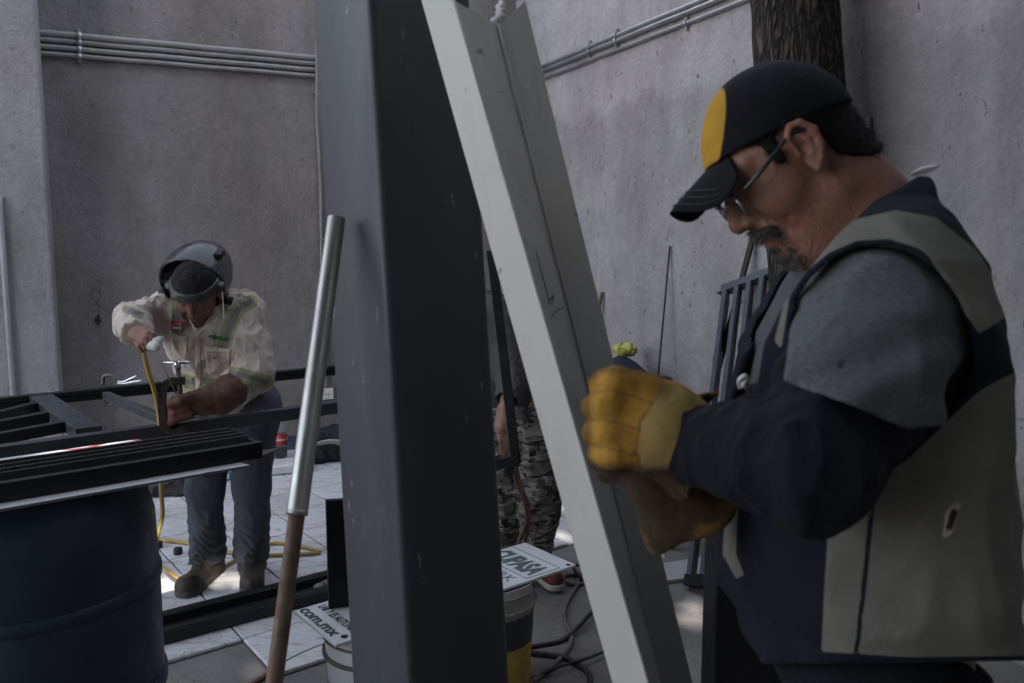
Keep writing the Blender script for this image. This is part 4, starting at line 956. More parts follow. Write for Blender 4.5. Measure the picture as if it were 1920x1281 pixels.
# ---- long dark under-sleeves
navs = cloth('navy_sleeve', (.0075, .0078, .0115), .25, 350, 26, .3, stretch=(1.6, 1.6, .5))
def us(p):
    u = A3((W1-E1).normalized()); t = (p-A3(E1))@u; rg_ = .0016*np.sin(t*210+7*vn(p, 14))*np.clip(t/.05, 0, 1)*vn(p, 11, 6)
    return np.maximum(arm1(p, .005)+rg_+wr(p, 12, .003, (1,1,1))+folds(p, 13, .009, (1.2, 1, .5), 31), (A3(S1)-p)@A3((E1-S1).normalized())+.06)
lo_u, hi_u = bounds([S1.lerp(E1, .3), E1, W1], .10); soft('under_sleeve', us, lo_u, hi_u, .0045, navs, man)
lo_u, hi_u = bounds([S2, E2, W2], .10); soft('under_sleeve', lambda p: arm2(p, .004)+wr(p, 14, .003), lo_u, hi_u, .009, navs, man)
# ---- vest
AH = [(1494, 560), (1520, 520), (1560, 487), (1610, 465), (1665, 462), (1715, 478), (1760, 510), (1797, 560), (1820, 620), (1826, 680), (1806, 735), (1765, 785), (1715, 832), (1660, 880), (1600, 900), (1540, 860), (1495, 780), (1478, 660)]
def vest(p):
    x, y, l = frame1(p); px, py, dd = proj(p); s = D0/F_PX
    base = torso1(p)
    base = sm(base, ell(p, S1+Vector((-.005,.035,-.01)), (.092, .10, .105)), .05); base = sm(base, ell(p, S2, (.08, .08, .09)), .05)
    fold = wr(p, 6, .006, (1, 1, .6), 4)+.004*np.sin(y*.05+x*.012+5*vn(p, 5, 2))*np.clip((y-900)/250, 0, 1)
    d = base-.012+fold+folds(p, 6, .006, (1, 1, .8), 41); d = np.maximum(d, -(d+.010))
    near = poly2d(px, py, AH)*.00058; hole = np.where(l < -.02, near, cap(p, S2, S2+AX_F*.3, .10))
    d = np.maximum(d, -hole)
    top = poly2d(x, y, [(1500, 560), (1560, 470), (1640, 395), (1700, 345), (1760, 330), (2000, 330), (2000, 1300), (1300, 1300), (1300, 800), (1400, 690)])*s
    hem = np.where(l < 0, py-(1246-.015*(px-1475)), y-(1232-.03*(x-1475)))*s; opn = np.where(x < 1500, .035-np.abs(l-.02)+np.maximum(0, y-760)*.0012*-1, -1.0)
    nk_ = poly2d(px, py, [(1720, 330), (1690, 350), (1640, 376), (1560, 452), (1500, 524), (1468, 572), (1432, 645), (1420, 720), (1300, 720), (1300, 1400), (2200, 1400), (2200, 330)])*s; top = np.where(l < 0, nk_, top)
    d = np.maximum(np.maximum(d, top), hem); return np.maximum(d, np.where(l < .6, opn*.8, -1))
def navy(p):
    x, y, dd = proj(p); l = dd-D0
    strap = np.maximum(-poly2d(x, y, AH)+14, poly2d(x, y, [(1452, 640), (1475, 545), (1530, 462), (1600, 412), (1680, 394), (1755, 408), (1830, 468), (1890, 560), (1960, 600), (1960, 560), (1893, 588), (1836, 626), (1815, 600), (1700, 500), (1600, 500), (1500, 600), (1470, 660)]))
    strap = np.minimum(strap, poly2d(x, y, [(1690, 398), (1830, 470), (1900, 575), (1893, 590), (1836, 626), (1790, 560)]))
    side = poly2d(x, y, [(1700, 862), (1760, 806), (1826, 742), (1845, 728), (1960, 668), (1980, 1228), (1900, 1230), (1700, 1232), (1540, 1222), (1546, 1100), (1552, 1000), (1600, 930)])
    frontp = np.minimum(poly2d(x, y, [(1360, 940), (1384, 950), (1380, 1040), (1396, 1078), (1380, 1085), (1355, 1040)]), poly2d(x, y, [(1402, 738), (1440, 752), (1452, 800), (1412, 805)]))
    seam = np.minimum(line2d(x, y, [(1648, 868), (1636, 940), (1622, 1080), (1604, 1240)], 5), line2d(x, y, [(1540, 1243), (1900, 1240)], 5))
    beige = np.minimum(np.minimum(strap, side), frontp); far = l > .05; beige = np.where(far & (y < 640), 30, beige)
    return np.maximum(beige, -seam)
vestm = cloth('vest_navy', (.0085, .0105, .017), .2, 500, 9, .4, attrs=(('beige', (.150, .142, .124), .9),))
lo_v, hi_v = bounds([P(1370, 1240, D0), P(1930, 330, D0)], .03); lo_v[1] = D0-.29; hi_v[1] = D0+.30
soft('vest', vest, lo_v, hi_v, .0048, vestm, man, {'beige': navy})
# navy piping round the armhole
vl = [P(x, y, .865+.10*(abs(x-1660)/165)**2) for x, y in AH]
# torn slit and white cord
tm_ = simple('torn_lining', (.36, .33, .28), .9); td_ = simple('tear_dark', (.02, .015, .012), .95)
def surf(px, py, fn, d0=.6, d1=1.2):
    lo_, hi_ = d0, d1; ds = np.linspace(d0, d1, 400); r_ = ray(px, py); pts = np.array(CAM, np.float32)+ds[:, None].astype(np.float32)*A3(r_); v = fn(pts); k = np.argmax(v < 0); return P(px, py, float(ds[k]))
m = MB(); m.tube(smooth_path([surf(x, y, vest)-AX_F*.0005 for x, y in ((1796, 944), (1786, 950), (1776, 962), (1773, 985), (1770, 1004), (1782, 996), (1790, 972), (1797, 946))], 4), .0022, 6); m.build('torn_edge', tm_, man)
m = MB(); m.tube(smooth_path([surf(x, y, vest)-AX_F*.0003 for x, y in ((1790, 956), (1784, 972), (1777, 992))], 4), .0040, 6); m.build('tear', td_, man)
m = MB(); cc = P(1396, 716, 1.02); m.tube(smooth_path([P(1388, 728, 1.01), P(1386, 714, 1.005), P(1396, 705, 1.0), P(1403, 712, 1.005), P(1394, 722, 1.0), P(1404, 730, 1.01)], 5), .0028, 8); m.build('white_cord', M['white'], man)
def tagf(p): return np.maximum(ell(p, P(1733, 320, 1.09), (.022, .010, .007), (AX_R*.95+AX_U*.3, AX_F, AX_U*.95-AX_R*.3))+.004*vn(p, 150), -1)
lo_t, hi_t = bounds([P(1733, 320, 1.09)], .035); soft('neck_tag', tagf, lo_t, hi_t, .003, M['white'], man)
# ---- trousers and shoes (out of frame for the most part)
jn = cloth('dark_jeans', (.007, .008, .011), .2, 600, 14, .4)
lo_j, hi_j = bounds([ankL, ankR, hipL, hipR], .14); lo_j[2] = .06; hi_j[2] = hipL.z+.10
def jeans1(p): x, y, l = frame1(p); return np.minimum(legs1(p, .012)+wr(p, 9, .006), np.maximum(torso1(p)-.002, (1215-y)*.0007))
soft('jeans', jeans1, lo_j, hi_j, .011, jn, man)
bootm = simple('boot_leather', (.05, .038, .03), .6, 0, .3, 30, 60, .3, .002)
for k_ in (ankL, ankR):
    def bt(p, k_=k_): return np.maximum(sm(cap(p, k_, k_+Vector((.0, 0, -.03)), .055), cap(p, k_+Vector((.02, 0, -.045)), k_+Vector((-.16, 0, -.052)), .045, .040), .03), -p[:, 2]+.0)
    lo_, hi_ = bounds([k_, k_+Vector((-.16, 0, -.05))], .08); soft('boot', bt, lo_, hi_, .008, bootm, man)
# ---- gloves
def glove_mat():
    m, nt, b = newmat('yellow_leather'); v = mapped(nt); at = N(nt, 'Attribute'); at.attribute_name = 'dirt'; a2 = N(nt, 'Attribute'); a2.attribute_name = 'seam'
    col = ramp(nt, noise(nt, v, 16, 8, .65), [(.3, (.30, .145, .018)), (.7, (.46, .25, .045))])
    pale = N(nt, 'Attribute'); pale.attribute_name = 'pale'; col = mix(nt, mapr(nt, pale.outputs['Fac'], .004, -.004), col, (.36, .245, .085))
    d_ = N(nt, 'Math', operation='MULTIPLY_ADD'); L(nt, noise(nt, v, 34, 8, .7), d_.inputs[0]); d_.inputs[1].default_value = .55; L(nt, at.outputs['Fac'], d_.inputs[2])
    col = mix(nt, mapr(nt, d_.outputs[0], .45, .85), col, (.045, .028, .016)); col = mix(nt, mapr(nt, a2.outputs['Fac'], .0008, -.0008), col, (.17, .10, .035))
    L(nt, col, b.inputs['Base Color']); b.inputs['Roughness'].default_value = .8; b.inputs['Sheen Weight'].default_value = .03; b.inputs['Specular IOR Level'].default_value = .2
    nb = bump(nt, noise(nt, v, 48, 6, .65, .8), .6, .006); nb = bump(nt, noise(nt, v, 300, 4), .4, .001, nb); L(nt, nb, b.inputs['Normal']); return m
glm_ = glove_mat()
GD = .905
fy = [(716, 1122), (762, 1108), (808, 1110), (852, 1122)]           # finger rows: py, px of the bent knuckle
def fingers(p):
    d = None
    for k, (y, xk) in enumerate(fy):
        a = P(1215, y*.75+.25*790, GD+.004); kn = P(xk+34, y, GD-.004); kk = P(xk+8, y+4, GD+.024); tip = P(xk+30, y+8, GD+.066); end = P(xk+85, y+8, GD+.070)
        q = chain(p, [a, kn, kk, tip, end], [.0190, .0152, .0142, .0138, .0125], .010); d = q if d is None else sm(d, q, .002)
    return d
def hand1(p):
    d = rbox(p, P(1212, 796, GD+.020), (.050, .030, .044), .026, (AX_R, AX_F, AX_U))
    d = sm(d, fingers(p), .007)+folds(p, 26, .0028, (1, 1, 1), 51)
    th = chain(p, [P(1240, 752, GD+.03), P(1195, 724, GD+.045), P(1150, 722, GD+.075)], [.018, .017, .015], .012); d = sm(d, th, .010)
    return d
cw0 = P(1238, 806, GD+.018); cw1 = P(1318, 838, GD+.022)
def cuff1(p):
    u = A3((cw1-cw0).normalized()); t = (p-A3(cw0))@u; L_ = (cw1-cw0).length; r_ = np.interp(t, [-.02, 0, L_], [.050, .053, .063]); q = p-A3(cw0)-t[:, None]*u
    px, py, dd = proj(p); qx = q@A3(AX_F); qy = q - qx[:, None]*A3(AX_F); rr_ = np.sqrt((qx*1.18)**2+(qy*qy).sum(1)); d = rr_-r_+.003*np.sin(t*90)+wr(p, 20, .003, (1,1,1)); d = np.maximum(d, -(d+.005))
    endc = poly2d(px, py, [(1225, 700), (1262, 752), (1322, 772), (1322, 790), (1268, 806), (1256, 850), (1268, 880), (1296, 905), (1290, 940), (1180, 920), (1205, 800)])*.00058
    return np.maximum(np.maximum(d, -t-.018), np.where(dd < GD+.03, endc, t-L_))
def glove1(p): return np.minimum(sm(hand1(p), np.maximum(cap(p, cw0, cw0.lerp(cw1, .4), .05, .05), -1), .02), cuff1(p))
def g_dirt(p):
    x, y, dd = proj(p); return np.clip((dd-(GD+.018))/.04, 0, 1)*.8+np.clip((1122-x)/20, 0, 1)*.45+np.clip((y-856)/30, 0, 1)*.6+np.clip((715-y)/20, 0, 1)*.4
def g_seam(p):
    x, y, dd = proj(p); s_ = np.minimum(line2d(x, y, [(1110, 736), (1150, 732), (1225, 756)], 2.2), np.minimum(line2d(x, y, [(1106, 788), (1150, 790), (1200, 806)], 2.2), line2d(x, y, [(1118, 838), (1150, 842), (1200, 856)], 2.2)))
    return np.minimum(s_, line2d(x, y, [(1238, 735), (1200, 790), (1192, 850), (1205, 885)], 2.4))*.0006
def g_pale(p): x, y, dd = proj(p); return poly2d(x, y, [(1240, 720), (1202, 790), (1194, 850), (1208, 900), (1330, 960), (1340, 740)])*.0006
lo_g, hi_g = bounds([P(1100, 690, GD), P(1330, 930, GD), P(1150, 800, GD+.09)], .045)
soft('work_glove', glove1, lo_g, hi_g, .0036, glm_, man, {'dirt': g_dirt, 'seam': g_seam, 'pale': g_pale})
G2 = .985
ca_, cb_ = P(1216, 868, G2), P(1300, 1000, G2)
def glove2(p):
    u = A3((cb_-ca_).normalized()); t = (p-A3(ca_))@u; L_ = (cb_-ca_).length; side = A3((cb_-ca_).normalized().cross(AX_F)); w_ = np.interp(t, [-.03, 0, L_], [.034, .042, .060]); a = (p-A3(ca_))@side; b_ = (p-A3(ca_))@A3(AX_F)
    q = ((np.abs(a)/w_)**2.4+(np.abs(b_)/(w_*.62))**2.4+1e-9)**(1/2.4); d = (q-1)*w_*.62+wr(p, 16, .006, (1,1,1), 3); d = np.maximum(d, -(d+.011)); d = np.maximum(np.maximum(d, t-L_-.006*np.sin(a*60)), -t-.02)
    hand = sm(rbox(p, P(1190, 845, G2+.012), (.045, .022, .034), .02, (AX_R, AX_F, AX_U)), chain(p, [P(1215, 830, G2+.03), P(1238, 755, G2+.03), P(1243, 728, G2+.028)], [.024, .021, .0165], .01), .015)
    for k in range(4): hand = sm(hand, chain(p, [P(1180, 812+k*24, G2+.01), P(1140, 810+k*24, G2+.03), P(1150, 812+k*24, G2+.06)], [.017, .015, .013], .008), .006)
    return sm(d, hand, .008)
lo_g, hi_g = bounds([P(1140, 705, G2), P(1345, 1030, G2), P(1150, 800, G2+.07)], .04)
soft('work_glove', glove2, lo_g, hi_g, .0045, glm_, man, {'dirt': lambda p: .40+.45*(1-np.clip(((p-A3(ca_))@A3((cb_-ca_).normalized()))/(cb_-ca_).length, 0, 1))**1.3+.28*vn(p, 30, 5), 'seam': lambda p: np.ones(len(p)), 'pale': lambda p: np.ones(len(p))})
# ================================================================== the welder
wel = empty('person', onz(420, 1105), 'welder in beige reflective shirt with raised black helmet bending over the frame', 'person')
wel.location.z = 0
skin2 = skin('brown_skin', (.19, .098, .066), (.21, .09, .066))
cam_dir = -AX_F
fy_, uy_ = R(58), None
Fw = (Vector((.03, -1, 0)).normalized()*math.cos(R(41))+Vector((0, 0, -1))*math.sin(R(41))).normalized(); Uw = (Vector((0, -1, 0))*math.sin(R(41))+Vector((0, 0, 1))*math.cos(R(41))+Vector((.06, 0, 0))).normalized()
H2 = Head(P(371, 547, 3.03), Fw, Uw, 1.0)
pel = P(430, 760, 3.36); pel.y = 3.36
chest = P(393, 625, 3.16); shR = P(318, 585, 3.13); shL = P(455, 592, 3.14)          # R: his right, at the left of the picture
elR = P(247, 602, 3.0); wrR = P(257, 628, 2.79); hdR = P(272, 644, 2.74)
elL = P(478, 700, 3.07); wrL = P(412, 748, 2.93); hdL = P(352, 757, 2.865)
hpR, hpL = pel+Vector((-.085, 0, -.03)), pel+Vector((.085, 0, -.03))
anR = onz(392, 1086); anR.z = .105; anL = onz(474, 1083); anL.z = .105
knR = (hpR+anR)/2+Vector((-.005, -.05, .0)); knL = (hpL+anL)/2+Vector((.01, -.05, 0))
def torso2(p):
    d = chain(p, [pel+Vector((0,0,-.02)), pel.lerp(chest, .5), chest], [.115, .12, .122], .06)
    d = sm(d, cap(p, pel.lerp(chest, .45)+Vector((-.055,0,0)), chest+Vector((-.05, 0, 0)), .095, .105), .05); d = sm(d, cap(p, pel.lerp(chest, .45)+Vector((.060,0,0)), chest+Vector((.070, 0, 0)), .092, .10), .05)
    d = sm(d, cap(p, shR+Vector((.02,.02,0)), shL+Vector((-.02,.02,0)), .075, .078), .06); return d
def armR(p, e=0.): return chain(p, [shR, elR, wrR], [.068+e, .052+e, .036+e], .03)
def armL(p, e=0.): return chain(p, [shL, shL.lerp(elL, .5), elL, wrL], [.066+e, .060+e, .052+e, .038+e], .03)
def handR(p):
    d = chain(p, [wrR, P(259, 629, 2.775), P(263, 632, 2.752)], [.027, .029, .024], .015)
    for pts_, r_ in (([(264, 622, 2.748), (278, 626, 2.722), (284, 639, 2.712)], .0108), ([(262, 628, 2.742), (273, 635, 2.710), (279, 648, 2.708)], .0108), ([(259, 634, 2.744), (267, 644, 2.714), (273, 654, 2.716)], .0102), ([(255, 639, 2.752), (260, 650, 2.730), (266, 658, 2.730)], .0092), ([(258, 618, 2.770), (275, 617, 2.750), (288, 627, 2.728)], .0115)):
        q = [P(*t) for t in pts_]; d = sm(d, chain(p, q, [r_*1.08, r_, r_*.80], .004), .0035)
    return d
neck2a, neck2b = H2.w(-.03, -.04, 0), chest+Vector((-.01, -.02, .10))
def legs2(p, e=0.): return np.minimum(chain(p, [hpR, knR, anR], [.088+e, .064+e, .048+e], .03), chain(p, [hpL, knL, anL], [.088+e, .064+e, .048+e], .03))
def body2(p): return sm(sm(torso2(p)+.014, np.minimum(armR(p, -.012), armL(p, -.012)), .02), sm(legs2(p, -.014), cap(p, neck2a, neck2b, .055, .06), .02), .02)
def headw(p): return sm(H2.sdf(p), cap(p, neck2a, neck2b, .055, .06), .03)
allp = [pel, chest, shR, shL, elR, wrR, elL, wrL, anR, anL]; lo2, hi2 = bounds(allp, .12); lo2[2] = .03
lhh, hhh = H2.o-.17, H2.o+.17; lhd_, hhd_ = bounds([wrR, hdR, P(292, 640, 2.72)], .05)
softjoin('body', [(headw, lhh, hhh, .0042), (body2, lo2, hi2, .014), (handR, lhd_, hhd_, .0035)], skin2, wel)
bandm = cloth('dark_bandana', (.022, .020, .022), .4, 600, 40, .5, dirt=(.10, .085, .08), dthr=.56)
soft('bandana', lambda p: np.maximum(H2.sdf(p)-.009+.005*vn(p, 60), (lambda q: -(q[1]-(.052+.10*q[0])))(H2.loc(p))), lhh, hhh, .0042, bandm, wel)
# headgear band
hg = simple('headgear_plastic', (.035, .035, .038), .4, 0, .3, 20, wear=(.10, .10, .11), wscale=30, wthr=.6)
soft('headgear_band', lambda p: np.maximum(H2.sdf(p)-.013, (lambda q: np.abs(q[1]-(.052+.06*q[0]))-.0145)(H2.loc(p))), lhh, hhh, .0042, hg, wel)
for l_ in (-.035, -.005, .028):
    q = H2.w(.093-7.6*l_*l_, .058, l_); MB().tube([q-Vector((0,.004,0)), q+Vector((0,-.010,.0))], .0042, 8).build('band_stud', M['rubber'], wel)
# ---- welding helmet, flipped up
helm = simple('helmet_shell', (.030, .033, .038), .24, 0, .3, 12, 50, .1, .002, wear=(.13, .135, .145), wscale=24, wthr=.64)
hc = P(366, 532, 3.06); hF = (Vector((-.10, -1.0, -.62))).normalized(); hX = Vector((1, -.1, -.16)).normalized(); hX = (hX-hF*hX.dot(hF)).normalized(); hUp = hX.cross(hF)
if hUp.z < 0: hUp = -hUp
def helmet(p):
    q = p-A3(hc); a = q@A3(hX); b_ = q@A3(hUp); c_ = -(q@A3(hF)); Q_ = np.stack([a, b_, c_], 1)
    d = ell(Q_, (0, .015, .0), (.124, .120, .205)); sh = np.maximum(d, -(d+.011))
    fr = -c_-.030-.9*b_*np.clip(-b_*4, 0, 1)*0+.55*np.abs(np.minimum(b_, 0))*-1.0*0
    front = -(c_+.052-.35*np.maximum(0, np.abs(a)-.06)-.1*b_)
    low = -(b_+.085-.15*c_)
    return np.maximum(np.maximum(sh, front), low)
soft('welding_helmet', helmet, np.array(hc)-.26, np.array(hc)+.26, .0045, helm, wel)
rim = []
q = hc+hX*.118+hUp*-.045-hF*-.02; MB().tube([q-hX*.012, q+hX*.022], .016, 14).build('helmet_knob', M['rubber'], wel)
q2 = hc-hX*.116-hUp*.045+hF*.02; MB().tube([q2+hX*.012, q2-hX*.016], .014, 14).build('helmet_knob', M['rubber'], wel)
m = MB(); q = hc+hX*.085+hUp*.105-hF*.06; m.box(q, .014, .012, .02, hX, hUp, hF); m.build('helmet_catch', M['rubber'], wel, .004)
m = MB(); m.tube(smooth_path([P(417, 548, 2.93), P(419, 575, 2.93), P(420, 596, 2.94)], 5), .0012, 6); m.build('helmet_string', M['white'], wel)
# ---- shirt
def band(x, y, pts, w_): return line2d(x, y, pts, w_)
def shirt_yellow(p):
    x, y, d = proj(p)
    v = band(x, y, [(333, 545), (334, 600)], 11); v = np.minimum(v, band(x, y, [(470, 566), (447, 578), (432, 610), (418, 655)], 13))
    v = np.minimum(v, band(x, y, [(335, 712), (370, 720), (420, 726), (470, 724)], 13)); v = np.minimum(v, band(x, y, [(434, 700), (455, 704), (500, 716)], 13)); v = np.minimum(v, band(x, y, [(236, 580), (262, 590)], 8))
    return np.where(d < 3.35, v, 30)
def shirt_grey(p): 
    x, y, d = proj(p)
    v = band(x, y, [(333, 545), (334, 600)], 4.5); v = np.minimum(v, band(x, y, [(470, 566), (447, 578), (432, 610), (418, 655)], 6))
    v = np.minimum(v, band(x, y, [(335, 712), (370, 720), (420, 726), (470, 724)], 4)); v = np.minimum(v, band(x, y, [(434, 700), (455, 704), (500, 716)], 5)); v = np.minimum(v, band(x, y, [(236, 580), (262, 590)], 5)); return np.where(d < 3.35, v, 30)
shirtm = cloth('beige_shirt', (.50, .43, .385), .12, 700, 16, .6, dirt=(.30, .255, .225), dthr=.58, attrs=(('yellow', (.30, .30, .17), 1.2), ('silver', (.20, .195, .19), 1.0)), stretch=(1.3, 1.3, .6))
def shirt(p):
    x, y, dd = proj(p)
    d = sm(torso2(p)-.010, np.minimum(armR(p, .006), armL(p, .008)), .035)
    # gathers: cuff of the raised arm, bunched elbow of the other, slack over the belly
    u = A3((wrR-elR).normalized()); t = (p-A3(elR))@u
    d = d+folds(p)+folds(p, 22, .007, (1.3, 1.3, .45), 15)
    d = np.maximum(d, (t-(wrR-elR).length+.022)*np.where(x < 300, 1, 0)+np.where(x < 300, 0, -1))
    t2 = (p-A3(elL))@A3((wrL-elL).normalized()); nearL = cap(p, elL, wrL, .05) < .05; d = np.maximum(d, np.where(nearL, t2-(wrL-elL).length+.030, -1))
    hem = (.715+.03*np.sin(p[:, 0]*30))-p[:, 2]
    d = np.maximum(d, hem); nk = cap(p, chest+Vector((-.01, -.14, .06)), neck2b+Vector((0, .0, .10)), .045, .075); d = smx(d, -nk, .008)
    return d
lo_s, hi_s = bounds([pel, chest, shR, shL, elR, wrR, elL, wrL], .15); lo_s[2] = .68
soft('shirt', shirt, lo_s, hi_s, .0052, shirtm, wel, {'yellow': shirt_yellow, 'silver': shirt_grey}, 2)
def patch(name, poly, off, mat, h=.004, dmax=3.3, parent=wel, base=None):
    base = base or shirt
    def f(p):
        x, y, dd = proj(p); d = sm(torso2(p)-.010, np.minimum(armR(p, .006), armL(p, .008)), .035)+folds(p)*.8-off; d = np.maximum(d, -(d+off+.008)); return np.maximum(np.maximum(d, poly2d(x, y, poly)*.0019), dd-dmax)
    return soft(name, f, *bounds([P(a, b, 3.0) for a, b in poly]+[P(a, b, 3.15) for a, b in poly], .05), h, mat, parent)
pockm = cloth('pocket_beige', (.50, .435, .39), .12, 700, 18, .5, dirt=(.20, .17, .15), dthr=.55)
flapm = cloth('flap_beige', (.60, .53, .485), .1, 700, 18, .4)
patch('pocket', [(320, 637), (352, 638), (352, 672), (348, 690), (330, 684), (322, 668)], .006, pockm)
patch('pocket', [(384, 658), (432, 658), (431, 700), (410, 712), (390, 702)], .007, pockm)
patch('pocket_flap', [(318, 622), (352, 633), (351, 641), (336, 639), (322, 640)], .011, flapm)
patch('pocket_flap', [(383, 650), (402, 651), (432, 655), (432, 660), (405, 660), (384, 659)], .012, flapm)
pl_ = patch('placket', [(367, 630), (376, 628), (378, 715), (373, 735), (366, 735)], .005, pockm)
patch('collar', [(343, 575), (350, 590), (360, 612), (370, 632), (392, 615), (410, 600), (408, 590), (385, 612), (370, 620), (356, 596), (348, 574)], .005, flapm)
redm = simple('red_badge', (.36, .03, .035), .7, 0, .15, 40); grnm = cloth('green_stripe', (.05, .14, .06), .3, 600, 20, .2)
bdg = patch('badge', [(321, 601), (343, 603), (342, 621), (320, 618)], .010, redm, .003)
patch('name_stripe', [(391, 627), (426, 633), (425, 639), (391, 634)], .008, grnm)
bv = [v.co for v in bdg.data.vertices]; bc = sum(bv, Vector())/len(bv); bn = min((v.dot(AX_F) for v in bv))
bo_ = P(322.5, 616, 1.0); 
def atdepth(px, py, dep): return P(px, py, dep)
dep_b = bn - CAM.dot(AX_F)
text('badge_lettering', 'Swerty', .021, P(322.5, 616.5, dep_b-.004), P(342, 618.5, dep_b)-P(322.5, 616.5, dep_b), AX_U, M['white'], bdg, fit=.036, off=.0006, lift=0)
MB().bar(P(326, 606.5, dep_b-.004), P(340, 608.5, dep_b-.004), .0022, .0006, up=AX_F).build('badge_print', M['white'], bdg)
m = MB(); q = surf(402, 672, lambda p: sm(torso2(p)-.02, armL(p, .0), .03), 2.6, 3.4); m.tube([q, q-AX_F*.006], .0055, 12); m.build('pocket_button', M['clampgrey'], wel)
# ---- red-brown leather glove on the other hand
glr = simple('red_leather', (.092, .032, .022), .7, 0, .35, 22, 60, .5, .004, wear=(.30, .19, .15), wscale=46, wthr=.68)
def gl2(p):
    d = chain(p, [elL.lerp(wrL, .70), wrL, wrL.lerp(hdL, .45), hdL], [.058, .051, .042, .034], .02)
    for k in range(4): d = sm(d, chain(p, [hdL+Vector((.012, -.012, .022-.019*k)), hdL+Vector((-.036, -.022, .014-.021*k)), hdL+Vector((-.060, -.004, -.006-.020*k))], [.0145, .0125, .0105], .006), .003)
    d = sm(d, chain(p, [wrL.lerp(hdL, .6)+Vector((0, -.02, .02)), hdL+Vector((-.01, -.035, .02)), hdL+Vector((-.042, -.035, .008))], [.018, .015, .012], .01), .01)
    return d+folds(p, 20, .0035, (1,1,1), 4)-.004
soft('leather_glove', gl2, *bounds([elL.lerp(wrL, .4), wrL, hdL, hdL+Vector((-.06, 0, 0))], .09), .0048, glr, wel)
# ---- jeans and boots
jm = cloth('grey_jeans', (.072, .078, .092), .22, 900, 12, .5, dirt=(.10, .097, .097), dthr=.6, stretch=(1.4, 1.4, .5))
def jeans2(p):
    d = sm(legs2(p, .012), cap(p, pel+Vector((-.06, 0, -.02)), pel+Vector((.06, 0, -.02)), .125), .05)
    k = np.clip((.42-p[:, 2])/.3, 0, 1); q = p.copy(); ring = np.abs(((p[:, 2]*22+.9*np.sin(p[:, 0]*34)+.8*vn(p, 12)) % 1)*2-1)
    d = d-.009*k*ring*(k > 0)-.010*np.clip((.30-p[:, 2])/.2, 0, 1)+folds(p, 8, .008, (1, 1, .6), 6)
    return np.maximum(np.maximum(d, .085-p[:, 2]), -(d+.012))
lo_j, hi_j = bounds([hpR, hpL, anR, anL, pel], .16); lo_j[2] = .06
soft('jeans', jeans2, lo_j, hi_j, .0065, jm, wel)
bm_ = simple('worn_boot_leather', (.036, .028, .024), .7, 0, .35, 26, 70, .5, .002, wear=(.10, .09, .085), wscale=22, wthr=.62); solem = simple('boot_sole', (.06, .052, .045), .8, 0, .3, 20)
for (an, tx, ty, lab) in ((anR, 346, 1127, 0), (anL, 473, 1124, 1)):
    toe = onz(tx, ty); toe.z = .055; hl = Vector((an.x, an.y, .05)); dr = (toe-hl); dr.z = 0; dr = dr.normalized(); L_ = .285; hl = hl-dr*.045; toe = hl+dr*(L_-.05)
    def bt(p, an=an, toe=toe, hl=hl): 
        d = sm(cap(p, hl+Vector((0,0,.01)), toe+Vector((0,0,-.002)), .043, .042), cap(p, Vector((an.x, an.y, .06)), Vector((an.x, an.y, .14)), .052, .050), .05); d = sm(d, ell(p, toe+Vector((0,0,.006)), (.046, .046, .040)), .02)
        return np.maximum(d+folds(p, 22, .004, (1,1,1), 2), TZ+.024-p[:, 2])
    bo2 = soft('boot', bt, *bounds([hl, toe, an], .09), .0055, bm_, wel)
    def sl(p, toe=toe, hl=hl):
        d = np.hypot(*(lambda q: (q[:, 0], q[:, 1]))((p-A3(hl))-np.clip(((p-A3(hl))@A3(dr)), 0, L_-.05)[:, None]*A3(dr)))-.050; return np.maximum(d, np.abs(p[:, 2]-(TZ+.015))-.0145)
    soft('sole', sl, *bounds([hl, toe], .09), .0055, solem, bo2, relax=0)
    m = MB()
    for k in range(5):
        t_ = .40+.075*k; c_ = hl.lerp(toe, t_+.02); sd_ = Vector((-dr.y, dr.x, 0)); zz = .118-.055*(t_-.30)*1.6
        m.tube(smooth_path([c_-sd_*.030+Vector((0,0,zz-.018)), c_+Vector((0,0,zz)), c_+sd_*.030+Vector((0,0,zz-.018))], 4), .0032, 6)
    m.build('lace', M['blackcable'], bo2)
# ---- electrode holder in his hand, rod and hose
hr = P(289, 640, 2.725); root = empty('electrode_holder', hr, 'pale grey electrode holder with thin welding rod in the bare hand', 'electrode holder')
hp = simple('holder_plastic', (.50, .50, .49), .5, 0, .15, 20, wear=(.30, .29, .28), wscale=40, wthr=.6)
def hold(p):
    U_ = (AX_U*.90-AX_R*.30).normalized(); R_ = (AX_R*.90+AX_U*.30).normalized()
    d = sm(cap(p, P(266, 648, 2.745), P(284, 648, 2.715), .012, .0145), cap(p, P(284, 648, 2.715), P(293, 649, 2.705), .0155, .0165), .008)
    d = sm(d, rbox(p, P(297, 637, 2.715), (.016, .013, .0085), .004, (R_, AX_F, U_)), .004); return d
soft('grip', hold, *bounds([P(262, 648, 2.745), P(304, 636, 2.70)], .045), .003, hp, root)
MB().tube([P(288, 648, 2.715), P(333, 745, 2.86)], .0021, 6).build('welding_rod', simple('rod_steel', (.33, .32, .32), .5, .4), root)
hz = [P(268, 652, 2.75), P(276, 690, 2.78), P(290, 735, 2.83), P(297, 770, 2.86), P(299, 800, 2.86), P(300, 870, 2.9), P(303, 930, 3.0)]
g_ = [(305, 985), (291, 1030), (297, 1060), (325, 1088), (350, 1096)]
hz2 = [P(304, 970, 3.08), P(293, 1018, 3.12)]; gl3 = [onz(x, y) for x, y in ((296, 1062), (318, 1084), (352, 1098), (410, 1078), (440, 1062), (480, 1052), (545, 1050), (600, 1045), (545, 1030), (500, 1030), (450, 1046), (400, 1040), (350, 1028), (300, 1022), (262, 1020), (200, 1030))]
for q in gl3: q.z = TZ+.0095
